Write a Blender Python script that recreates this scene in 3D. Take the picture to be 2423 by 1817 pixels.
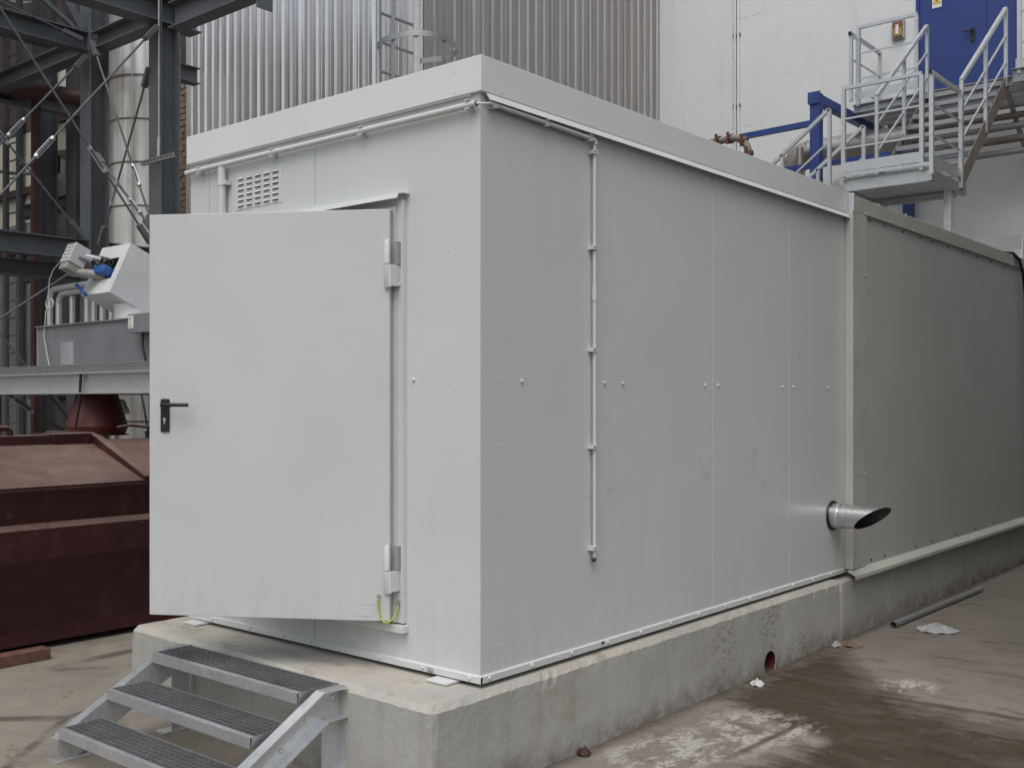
import bpy, bmesh, math, random
from mathutils import Vector, Matrix
random.seed(7)
R = math.radians
for o in list(bpy.data.objects): bpy.data.objects.remove(o)
S = bpy.context.scene
COL = S.collection

# ------------------------------------------------------------------ camera
cd = bpy.data.cameras.new('camera'); cam = bpy.data.objects.new('camera', cd); COL.objects.link(cam)
cam.location = (3.251, -3.636, 1.779); cam.rotation_euler = (R(90), 0, R(40.1))
cd.sensor_width = 36; cd.lens = 37.24; cd.shift_y = 0.016; cd.clip_start = 0.05; cd.clip_end = 500
S.camera = cam
# ------------------------------------------------------------------ sky, sun, exposure (overcast)
SUN_EL, SUN_AZ = 61, 152        # azimuth: clockwise from +Y
w = bpy.data.worlds.new('World'); S.world = w; w.use_nodes = True
nt = w.node_tree; nt.nodes.clear()
sky = nt.nodes.new('ShaderNodeTexSky'); sky.sky_type = 'NISHITA'; sky.sun_disc = False
sky.sun_elevation = R(SUN_EL); sky.sun_rotation = R(SUN_AZ); sky.air_density = 1.6; sky.dust_density = 4.0; sky.ozone_density = 1.0
hs = nt.nodes.new('ShaderNodeHueSaturation'); hs.inputs['Saturation'].default_value = 0.62
bg = nt.nodes.new('ShaderNodeBackground'); bg.inputs['Strength'].default_value = 0.10
wo = nt.nodes.new('ShaderNodeOutputWorld')
nt.links.new(sky.outputs[0], hs.inputs['Color']); nt.links.new(hs.outputs[0], bg.inputs[0]); nt.links.new(bg.outputs[0], wo.inputs[0])
sl = bpy.data.lights.new('sun', 'SUN'); sl.energy = 0.85; sl.angle = R(50); sl.color = (1.0, 0.99, 0.98)
so = bpy.data.objects.new('sun', sl); COL.objects.link(so); so.location = (0, 0, 20)
az, el = R(SUN_AZ), R(SUN_EL)
so.rotation_euler = Vector((-math.sin(az)*math.cos(el), -math.cos(az)*math.cos(el), -math.sin(el))).to_track_quat('-Z', 'Y').to_euler()
S.view_settings.view_transform = 'Standard'; S.view_settings.look = 'None'
S.view_settings.exposure = 0.49; S.view_settings.gamma = 1.0; S.view_settings.use_curve_mapping = False
S.render.engine = 'CYCLES'

# ------------------------------------------------------------------ material helpers
class G:
    def __init__(s, name):
        s.m = bpy.data.materials.new(name); s.m.use_nodes = True
        s.t = s.m.node_tree; s.b = s.t.nodes['Principled BSDF']
        s.p = s.t.nodes.new('ShaderNodeNewGeometry').outputs['Position']
    def n(s, k): return s.t.nodes.new('ShaderNode' + k)
    def l(s, a, b):
        if hasattr(a, 'is_output'): s.t.links.new(a, b)
        else: b.default_value = a
    def vec(s, sc=(1, 1, 1), src=None):
        v = s.n('Mapping'); s.l(src or s.p, v.inputs[0]); v.inputs['Scale'].default_value = sc; return v.outputs[0]
    def noise(s, scale, detail=4, rough=.55, v=None, dist=0):
        x = s.n('TexNoise'); s.l(v or s.p, x.inputs['Vector']); x.inputs['Scale'].default_value = scale
        x.inputs['Detail'].default_value = detail; x.inputs['Roughness'].default_value = rough; x.inputs['Distortion'].default_value = dist
        return x.outputs['Fac']
    def vor(s, scale, v=None, out='Color', feat='F1'):
        x = s.n('TexVoronoi'); s.l(v or s.p, x.inputs['Vector']); x.inputs['Scale'].default_value = scale; x.feature = feat
        return x.outputs[out]
    def step(s, f, a, b, lo=0., hi=1.):
        x = s.n('MapRange'); s.l(f, x.inputs[0])
        for i, q in zip((1, 2, 3, 4), (a, b, lo, hi)): x.inputs[i].default_value = q
        return x.outputs[0]
    def mth(s, op, a, b=0.):
        x = s.n('Math'); x.operation = op; s.l(a, x.inputs[0]); s.l(b, x.inputs[1]); return x.outputs[0]
    def mul(s, *a):
        r = a[0]
        for q in a[1:]: r = s.mth('MULTIPLY', r, q)
        return r
    def mx(s, *a):
        r = a[0]
        for q in a[1:]: r = s.mth('MAXIMUM', r, q)
        return r
    def mix(s, f, a, b, mode='MIX'):
        x = s.n('Mix'); x.data_type = 'RGBA'; x.blend_type = mode
        c = lambda q: (q[0], q[1], q[2], 1) if isinstance(q, tuple) else q
        s.l(f, x.inputs[0]); s.l(c(a), x.inputs[6]); s.l(c(b), x.inputs[7]); return x.outputs[2]
    def sep(s, v=None):
        x = s.n('SeparateXYZ'); s.l(v or s.p, x.inputs[0]); return x.outputs
    def nz(s):
        g = s.n('NewGeometry'); return s.sep(g.outputs['Normal'])[2]
    def rnd(s): return s.n('ObjectInfo').outputs['Random']
    def blob(s, c, r, soft=.5):
        d = s.n('VectorMath'); d.operation = 'DISTANCE'; s.l(s.p, d.inputs[0]); d.inputs[1].default_value = c
        return s.step(d.outputs['Value'], r*(1-soft), r, 1, 0)
    def bump(s, h, st=.3, dist=.01, prev=None):
        x = s.n('Bump'); x.inputs['Strength'].default_value = st; x.inputs['Distance'].default_value = dist
        s.l(h, x.inputs['Height'])
        if prev: s.l(prev, x.inputs['Normal'])
        return x.outputs[0]
    def done(s, col, rough=.5, metal=0., nrm=None, spec=None):
        c = (col[0], col[1], col[2], 1) if isinstance(col, tuple) else col
        s.l(c, s.b.inputs['Base Color']); s.l(rough, s.b.inputs['Roughness']); s.l(metal, s.b.inputs['Metallic'])
        if nrm: s.l(nrm, s.b.inputs['Normal'])
        if spec is not None: s.b.inputs['Specular IOR Level'].default_value = spec
        return s.m

def simple(name, col, rough=.5, metal=0., var=.12, scale=9., bump=.05, spec=None):
    g = G(name); f = g.noise(scale, 5)
    c = g.mix(g.step(f, .3, .7), tuple(q*(1-var) for q in col), tuple(min(1, q*(1+var)) for q in col))
    return g.done(c, g.step(g.noise(scale*3), .3, .7, rough-.05, min(1, rough+.06)), metal, g.bump(g.noise(scale*12, 3), bump, .002), spec)

def paint_container():
    g = G('light grey coated sheet')
    a = g.noise(1.1, 4); c = g.mix(g.step(a, .3, .7), (.575, .592, .60), (.61, .625, .63))
    x, y, z = g.sep()
    low = g.mul(g.step(z, .95, .47, 0, 1), g.step(g.noise(3, 5, v=g.vec((6, 6, 1.2))), .4, .75))
    c = g.mix(g.mul(low, .35), c, (.42, .39, .34))
    c = g.mix(g.step(g.rnd(), 0, 1, 0, .10), c, (.50, .515, .51))
    top_ = g.mul(g.step(z, 2.2, 3.2), g.step(g.noise(1., 3, .5, v=g.vec((24, 24, .25))), .54, .70), g.step(g.noise(1.3, 3), .42, .6))
    c = g.mix(g.mul(top_, .16), c, (.36, .36, .34))
    fl = g.noise(14, 5, .7)
    sm = 0.
    for yy, zz, r in ((2.04, 1.32, .09), (2.10, 1.40, .05), (1.10, 1.23, .07), (1.03, 1.30, .04), (2.62, 1.33, .12), (2.70, 1.43, .06), (.86, 1.28, .04), (2.85, 1.22, .07), (1.99, 1.43, .04)):
        sm = g.mth('ADD', sm, g.blob((0, yy, zz), r, .8))
    c = g.mix(g.mul(g.mth('MINIMUM', sm, 1.), g.step(fl, .46, .66), .42), c, (.29, .285, .24))
    run = g.mul(g.step(g.noise(1., 3, .5, v=g.vec((30, 30, .35))), .56, .74), g.step(g.noise(.9, 2), .4, .65))
    c = g.mix(g.mul(run, .10), c, (.36, .36, .33))
    ln = g.n('TexWave'); ln.bands_direction = 'Y'; ln.inputs['Scale'].default_value = 6.3; g.l(g.p, ln.inputs['Vector'])
    b = g.bump(ln.outputs['Fac'], .05, .002)
    b = g.bump(g.noise(1.3, 2), .22, .02, b); b = g.bump(g.noise(260, 2), .05, .001, b)
    return g.done(c, g.step(g.noise(2.5, 4), .3, .7, .27, .36), 0., b, .5)

def door_mat():
    g = G('light grey door enamel'); x, y, z = g.sep()
    c = g.mix(g.step(g.noise(1.4, 4), .3, .7), (.51, .53, .535), (.54, .558, .56))
    foot = g.mul(g.step(z, 1.0, .70), g.step(g.noise(5, 6, .7, v=g.vec((3, 3, 1))), .45, .7))
    c = g.mix(g.mul(foot, .3), c, (.36, .34, .30))
    hand = g.mul(g.blob((-1.48, -.68, 1.72), .28, .9), g.step(g.noise(11, 5, .7), .48, .66))
    c = g.mix(g.mul(hand, .3), c, (.36, .35, .32))
    sc = g.mul(g.step(g.noise(1., 5, .6, v=g.vec((3, 3, 60)), dist=.4), .66, .72), g.step(g.noise(1.3, 2), .5, .62))
    c = g.mix(g.mul(sc, .18), c, (.40, .40, .38))
    b = g.bump(g.noise(1.1, 2), .18, .02); b = g.bump(g.noise(3.5, 2), .06, .01, b); b = g.bump(g.noise(260, 2), .05, .001, b)
    return g.done(c, g.step(g.noise(2.5, 4), .3, .7, .33, .46), 0., b, .45)

def concrete(name, base, dark, stain, fleck=True, wet=False):
    g = G(name); x, y, z = g.sep()
    n1 = g.noise(1.6, 8, .62); n2 = g.noise(7, 6, .6); n3 = g.noise(42, 4, .6)
    c = g.mix(g.step(n1, .3, .7), dark, base)
    c = g.mix(g.mul(g.step(n2, .5, .72), .5), c, tuple(q*.72 for q in base))
    c = g.mix(g.mul(g.step(n3, .55, .75), .35), c, tuple(min(1, q*1.25) for q in base))
    st = g.mul(g.step(g.noise(2.3, 6, .65, dist=.6), .52, .70), .7)
    c = g.mix(st, c, stain)
    por = g.step(g.vor(55, out='Distance'), .0, .16, 1, 0); por = g.mul(por, g.step(n2, .5, .6))
    c = g.mix(g.mul(por, .55), c, tuple(q*.35 for q in base))
    return g, c, n2, n3, por

def plinth_mat():
    g, c, n2, n3, por = concrete('cast concrete', (.445, .44, .41), (.355, .35, .325), (.33, .30, .25))
    x, y, z = g.sep(); up = g.step(g.nz(), .35, .85)
    # sandy dust and brown puddle marks lying on the top
    d = g.mul(up, g.step(g.noise(3.1, 6, .65, dist=.4), .38, .62))
    c = g.mix(g.mul(d, .55), c, (.46, .405, .33))
    c = g.mix(g.mul(up, g.step(g.noise(5, 6, .7), .56, .64), .5), c, (.25, .19, .125))
    # vertical runs, soot and splash at the foot
    sd = g.step(g.nz(), .3, .1)
    run = g.mul(sd, g.step(g.noise(1., 4, .6, v=g.vec((9, 9, .8))), .52, .72))
    c = g.mix(g.mul(run, .28), c, (.22, .205, .18))
    ft = g.mul(g.step(z, .16, .0), sd, g.step(g.noise(6, 6, .7), .38, .62))
    c = g.mix(g.mul(ft, .8), c, (.12, .09, .07))
    # rough honeycombed patch of black marks on the side face
    sm = g.mth('MINIMUM', g.mth('ADD', g.mth('ADD', g.blob((.06, 2.2, .27), .2), g.blob((.06, 2.14, .18), .16)), g.mth('ADD', g.blob((.06, 2.8, .28), .2), g.blob((.06, 3.2, .06), .18))), 1.)
    hz = g.step(g.noise(5, 6, .75, v=g.vec((3, 3, 11)), dist=.3), .54, .62)
    c = g.mix(g.mul(sm, hz, .85), c, (.085, .075, .065))
    brd = g.step(g.noise(1, 2, .5, v=g.vec((.05, .05, 7))), .47, .53)
    h = g.mth('ADD', g.mul(n2, .6), g.mth('ADD', g.mul(n3, .35), g.mul(por, -.9)))
    b = g.bump(h, .55, .012); b = g.bump(g.noise(160, 3), .25, .002, b)
    return g.done(c, g.step(n2, .3, .7, .78, .92), 0., b, .3)

def ground_mat():
    g, c, n2, n3, por = concrete('yard concrete', (.265, .250, .215), (.19, .177, .152), (.15, .128, .10))
    x, y, z = g.sep()
    warp = g.noise(1.3, 9, .68, v=g.vec((1, .75, 1)), dist=.25)
    # right hand yard: brown silt soaked by rain, thinning towards the foot of the plinth
    wv = g.mth('SUBTRACT', warp, .5); w2 = g.mth('SUBTRACT', g.noise(5.5, 10, .72, v=g.vec((.7, 1.6, 1))), .5)
    up_ = g.mth('MAXIMUM', g.mth('SUBTRACT', 3.95, g.mul(x, 1.27)), 2.6)
    d1 = g.mth('ADD', g.mth('SUBTRACT', up_, y), g.mth('ADD', g.mul(wv, 1.0), g.mul(w2, .9)))
    lo_ = g.mth('ADD', .02, g.mul(g.step(y, 2.02, 1.66), .72))
    d2 = g.mth('ADD', g.mth('SUBTRACT', x, lo_), g.mth('ADD', g.mul(wv, .7), g.mul(w2, .6)))
    wet = g.mul(g.step(d1, -.04, .30), g.step(d2, -.02, .20))
    rim = g.mul(g.step(d1, -.10, .0), g.step(d1, .22, .05), g.step(d2, .0, .14))
    c = g.mix(g.mul(rim, .5), c, (.09, .07, .055))
    wm = g.step(g.noise(2.6, 12, .72, v=g.vec((.9, 1.7, 1)), dist=.25), .32, .55)
    c = g.mix(g.mul(wet, g.mth('ADD', g.mul(wm, .24), .74)), c, (.046, .0305, .0165))
    c = g.mix(g.mul(wet, g.step(g.noise(4., 12, .74, v=g.vec((.8, 2.0, 1)), dist=.2), .52, .60), .55), c, (.024, .016, .010))
    c = g.mix(g.mul(wet, g.step(g.noise(6., 12, .76, v=g.vec((1.2, .9, 1))), .54, .64), .34), c, (.145, .118, .086))
    c = g.mix(g.mul(g.step(y, 2.8, 5), g.step(x, 0, .3), .45), c, (.150, .133, .110))
    sk = g.step(g.noise(3.0, 12, .72, v=g.vec((.6, 2.4, 1)), dist=.2), .54, .62)
    c = g.mix(g.mul(g.step(x, .0, .4), sk, .55), c, (.050, .039, .031))
    # pale lime bloom on the right
    lm = g.mth('MINIMUM', g.mth('ADD', g.mth('ADD', g.blob((.56, 1.62, 0), .42), g.blob((.47, 1.15, 0), .36)), g.mth('ADD', g.blob((.9, 3.0, 0), .22), g.blob((.36, .85, 0), .3))), 1.)
    lf = g.step(g.noise(5.0, 14, .80, v=g.vec((1.5, .8, 1)), dist=.2), .485, .54)
    c = g.mix(g.mul(lm, lf, g.step(g.noise(30, 5, .7), .30, .5), .95), c, (.47, .455, .41))
    # left yard: dusty tan with darker worn marks
    gr_ = g.step(g.noise(90, 4, .75), .40, .62)
    c = g.mix(g.mul(gr_, .35), c, (.075, .06, .048))
    c = g.mix(g.mul(g.step(g.noise(55, 5, .75), .60, .70), .4), c, (.33, .29, .235))
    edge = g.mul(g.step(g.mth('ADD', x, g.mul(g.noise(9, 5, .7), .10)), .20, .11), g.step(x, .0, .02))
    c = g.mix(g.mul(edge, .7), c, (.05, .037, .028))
    lfm = g.step(x, -.2, -1.0)
    c = g.mix(g.mul(lfm, g.step(g.noise(2.4, 7, .7, dist=.4), .35, .7), .5), c, (.33, .285, .225))
    c = g.mix(g.mul(lfm, g.step(g.noise(7, 6, .7, v=g.vec((.7, 1.6, 1))), .57, .68), .65), c, (.13, .095, .065))
    cr = g.vor(.33, v=g.vec((1, .8, 1), None), out='Distance', feat='DISTANCE_TO_EDGE')
    crk = g.mul(g.step(cr, .003, .010, 1, 0), g.step(g.noise(1.7, 4), .42, .55))
    c = g.mix(g.mul(crk, .75), c, (.06, .045, .035))
    sp = g.step(g.vor(26, out='Distance'), .04, .10, 1, 0); sp = g.mul(sp, g.step(n2, .52, .6))
    c = g.mix(g.mul(sp, .6), c, (.10, .07, .05))
    h = g.mth('ADD', g.mul(n2, .7), g.mth('ADD', g.mul(n3, .4), g.mul(crk, -.8)))
    b = g.bump(h, .45, .012); b = g.bump(g.noise(140, 3), .3, .002, b)
    ro = g.mth('SUBTRACT', .88, g.mul(wet, g.step(n2, .35, .6), .38))
    return g.done(c, ro, 0., b, .35)

def galv(name='galvanised steel', k=1., rough=.42):
    g = G(name)
    v = g.sep(g.vor(70, v=g.vec((1, 1, .7))))[0]; n = g.noise(4, 5, .6)
    c = g.mix(v, tuple(k*q for q in (.52, .535, .555)), tuple(k*q for q in (.60, .615, .63)))
    c = g.mix(g.mul(g.step(n, .45, .7), .45), c, tuple(k*q for q in (.46, .47, .485)))
    c = g.mix(g.mul(g.step(g.noise(14, 5, .7), .6, .72), .35), c, (.40, .37, .32))
    return g.done(c, g.step(g.noise(7, 4), .3, .7, rough-.08, rough+.14), .72, g.bump(g.noise(25, 3), .06, .004))

def cladding():
    g = G('weathered ribbed aluminium sheet')
    st = g.noise(1., 6, .62, v=g.vec((5, 5, .12)), dist=.2); fine = g.noise(1., 3, .6, v=g.vec((70, 70, .6)))
    c = g.mix(g.step(st, .32, .68), (.52, .505, .51), (.95, .95, .95))  # wide streak contrast also stands in for bright and dark reflections
    c = g.mix(g.mul(g.step(fine, .45, .7), .35), c, (.52, .50, .50))
    c = g.mix(g.step(g.rnd(), 0, 1, 0, .35), c, (.60, .58, .58))
    c = g.mix(g.mul(g.step(g.noise(1, 4, .6, v=g.vec((22, 22, .5))), .60, .72), .4), c, (.33, .26, .21))
    b = g.bump(g.noise(1., 3, v=g.vec((5, 5, .35))), .30, .02)
    return g.done(c, g.step(st, .3, .7, .40, .18), .78, b)

def cladding_shaded():
    g = G('shaded ribbed aluminium sheet')  # darker, rougher copy: the right face's shade is put into the colour
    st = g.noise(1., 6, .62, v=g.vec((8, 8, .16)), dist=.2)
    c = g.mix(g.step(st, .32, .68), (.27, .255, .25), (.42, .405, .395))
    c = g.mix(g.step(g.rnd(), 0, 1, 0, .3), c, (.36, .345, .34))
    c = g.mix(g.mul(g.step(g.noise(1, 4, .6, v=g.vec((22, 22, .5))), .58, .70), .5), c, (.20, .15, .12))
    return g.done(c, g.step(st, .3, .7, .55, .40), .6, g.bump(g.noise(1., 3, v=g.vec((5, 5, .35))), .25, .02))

def lagging():
    g = G('aluminium lagging')
    st = g.noise(1., 5, .6, v=g.vec((7, 7, .5)))
    c = g.mix(g.step(st, .35, .68), (.70, .685, .65), (.90, .89, .86))
    c = g.mix(g.mul(g.step(g.noise(1, 4, .6, v=g.vec((14, 14, .7))), .58, .72), .6), c, (.40, .34, .29))
    return g.done(c, g.step(g.noise(3, 4), .3, .7, .26, .40), .55, g.bump(g.noise(2.2, 3), .16, .02))

def wallwhite():
    g = G('white painted blockwork')
    x, y, z = g.sep()
    c = g.mix(g.step(g.noise(.5, 5), .3, .7), (.655, .675, .68), (.70, .72, .725))
    cv = g.n('CombineXYZ'); g.l(x, cv.inputs[0]); g.l(z, cv.inputs[1])
    br = g.n('TexBrick'); g.l(cv.outputs[0], br.inputs['Vector'])
    br.inputs['Scale'].default_value = 1.; br.inputs['Brick Width'].default_value = .5; br.inputs['Row Height'].default_value = .2
    br.inputs['Mortar Size'].default_value = .006; br.inputs['Mortar Smooth'].default_value = .3; br.inputs['Bias'].default_value = 0
    br.inputs['Color1'].default_value = (1, 1, 1, 1); br.inputs['Color2'].default_value = (.93, .93, .93, 1); br.inputs['Mortar'].default_value = (0, 0, 0, 1)
    mo = br.outputs['Fac']
    pt = g.step(g.noise(1.3, 5, .7, v=g.vec((1, 1, 3))), .60, .68)
    c = g.mix(g.mul(mo, pt, .75), c, (.30, .29, .275))
    c = g.mix(g.mul(mo, .04), c, (.36, .35, .33))
    c = g.mix(g.mul(g.step(g.noise(1, 4, .6, v=g.vec((5, 5, .4))), .55, .75), .24), c, (.46, .43, .37))
    b = g.bump(g.mul(mo, -1.), .25, .008); b = g.bump(g.noise(30, 4), .22, .005, b)
    return g.done(c, .82, 0., b, .25)

def hullmat():
    g = G('maroon skip paint with grain dust')
    up = g.step(g.nz(), .25, .7)
    c = g.mix(g.step(g.noise(3, 5), .3, .7), (.029, .0065, .0075), (.045, .0105, .0115))
    c = g.mix(g.mul(g.step(g.noise(9, 6, .7), .6, .7), .5), c, (.13, .05, .035))
    du = g.mul(up, g.step(g.noise(1.6, 8, .66, dist=.2), .30, .74))
    c = g.mix(g.mul(up, .35), c, (.185, .112, .096))
    c = g.mix(g.mul(du, .75), c, (.235, .175, .135))
    sp = g.mul(up, g.step(g.noise(60, 4, .7), .56, .64))
    c = g.mix(g.mul(sp, .35), c, (.36, .30, .23))
    run = g.mul(g.step(g.nz(), .2, .0), g.step(g.noise(1., 5, .65, v=g.vec((7, 7, .9))), .56, .70))
    c = g.mix(g.mul(run, .45), c, (.085, .035, .022))
    chp = g.mul(g.step(g.noise(16, 6, .7), .64, .68), g.step(g.noise(2.2, 3), .46, .6))
    c = g.mix(g.mul(chp, .7), c, (.12, .07, .05))
    return g.done(c, g.step(g.noise(8, 4), .3, .7, .34, .55), 0., g.bump(g.noise(1.6, 3), .4, .03), .45)

def steelpaint():
    g = G('grey steelwork paint')
    c = g.mix(g.step(g.noise(2.5, 6, .65), .3, .7), (.088, .097, .109), (.13, .14, .153))
    c = g.mix(g.mul(g.step(g.nz(), .2, .8), g.step(g.noise(5, 5), .35, .6), .6), c, (.20, .16, .125))
    c = g.mix(g.mul(g.step(g.noise(6, 6, .7), .60, .72), .6), c, (.085, .06, .05))
    return g.done(c, .55, 0., g.bump(g.noise(9, 4), .2, .004), .4)

M = {}
M['paint'] = paint_container()
M['door'] = door_mat()
M['trimp'] = simple('light grey trim', (.60, .615, .615), .4, 0, .03, 4, .03, .45)
M['rear'] = simple('greenish grey coated sheet', (.465, .475, .455), .45, 0, .05, 1.3, .05, .4)
M['reartrim'] = simple('pale greenish grey flashing', (.47, .475, .43), .45, 0, .10, 3, .06, .4)
M['dark'] = simple('near black opening shade', (.02, .02, .021), .8)  # near black, mostly standing in for shade inside gaps, slots and openings
M['inner'] = simple('container lining', (.35, .35, .34), .6)
M['black'] = simple('black plastic', (.012, .012, .013), .35, 0, .1, 20, .03)
M['plinth'] = plinth_mat(); M['ground'] = ground_mat()
M['galv'] = galv(); M['galvd'] = galv('dulled galvanised steel', .62, .5); M['galvg'] = galv('grating galvanised steel', .62, .34); M['galvb'] = galv('bright galvanised steel', 1.35, .25)
M['clad'] = cladding(); M['lag'] = lagging(); M['cladshade'] = cladding_shaded(); M['white'] = wallwhite(); M['hull'] = hullmat(); M['steel'] = steelpaint()
M['hood'] = simple('aluminium sheet cover', (.72, .725, .73), .42, .2, .06, 3, .05)
M['tank'] = simple('grey tank plate', (.23, .23, .255), .5, .35, .14, 2.2, .06)
M['blue'] = simple('blue steelwork paint', (.022, .050, .20), .45, 0, .18, 4, .05)
M['bluedoor'] = simple('blue door enamel', (.020, .045, .20), .42, 0, .06, 2, .03)
M['actblue'] = simple('blue actuator enamel', (.02, .09, .30), .4)
M['red'] = simple('dark red pipe', (.085, .015, .013), .6, 0, .2, 12, .1)
M['rust'] = simple('red brown primer', (.050, .020, .016), .6, 0, .25, 5, .1)
M['pipeb'] = simple('dusty brown pipe', (.21, .18, .15), .7, 0, .25, 8, .1)
M['rib'] = simple('red pipe coupling', (.11, .04, .035), .6)
M['rustbar'] = simple('rusty brown stringer', (.185, .155, .135), .7, .1, .2, 7, .08)
M['timber'] = simple('brown timber', (.13, .065, .045), .75, 0, .3, 14, .15)
M['paper'] = simple('white paper', (.60, .60, .585), .8); M['sheet'] = simple('grey plastic sheet', (.30, .315, .32), .55, 0, .1, 9, .1)
M['brown'] = simple('brown debris', (.15, .11, .085), .8, 0, .3, 30, .2)
M['earth'] = simple('green and yellow cable', (.40, .46, .04), .45, 0, .3, 60, .02)
M['cable'] = simple('pale cable', (.42, .41, .38), .55); M['cond'] = simple('grey plastic conduit', (.58, .595, .595), .4, 0, .03, 6, .02)
M['amber'] = simple('amber lamp glass', (.36, .20, .05), .25, 0, .2, 20, .02); M['redlens'] = simple('red lamp lens', (.22, .07, .05), .3)
M['yellow'] = simple('yellow print', (.65, .47, .03), .5); M['signw'] = simple('sign white', (.74, .74, .71), .5, 0, .03)
M['stone'] = simple('tan stone', (.23, .175, .13), .85, 0, .35, 9, .3); M['mortar'] = simple('dark mortar', (.06, .05, .045), .9)
M['palewall'] = simple('old pale render', (.42, .40, .35), .85, 0, .18, 1.1, .12)
M['shed'] = simple('shade dark shed cladding', (.055, .038, .034), .7, 0, .3, 2, .1)  # very dark brown stands in for the shade deep inside the frame
M['shadewall'] = simple('grey render', (.30, .295, .28), .85, 0, .1, 1, .1)
M['galvs'] = simple('spiral duct zinc', (.60, .61, .62), .27, .9, .1, 5, .05); M['boreshade'] = simple('shade dark duct lining', (.05, .05, .05), .5, .5, .3, 8, .1)  # spout lining near black: the shade inside the tube is in its colour
M['galvl'] = galv('ladder galvanised steel', .66, .5)
M['fascia'] = simple('light grey roof edge', (.685, .70, .71), .42, 0, .025, 2, .04, .45)
M['hingeg'] = simple('grey hinge leaf', (.33, .335, .335), .45)
M['duct'] = simple('dull dark duct lagging', (.40, .375, .345), .32, .8, .2, 3, .1)  # darker and browner than the other lagging
M['gear'] = simple('beige gear case enamel', (.27, .265, .24), .5, 0, .15, 14, .05)
M['galvst'] = galv('step galvanised steel', 1.16, .34)
M['bright'] = simple('sky bright zinc flange', (.80, .81, .82), .32, .75, .08, 6, .04)  # paler than the stringers: sky reflection on the top flanges put into the colour
M['ctl'] = simple('pale grey control box', (.47, .475, .47), .45, 0, .06, 9, .04)
M['zinc'] = simple('zinc bolt', (.55, .55, .54), .35, .8, .1, 40, .02)
M['deck'] = simple('dark shade roof sheet', (.07, .055, .05), .7, 0, .3, 2, .1)

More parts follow.
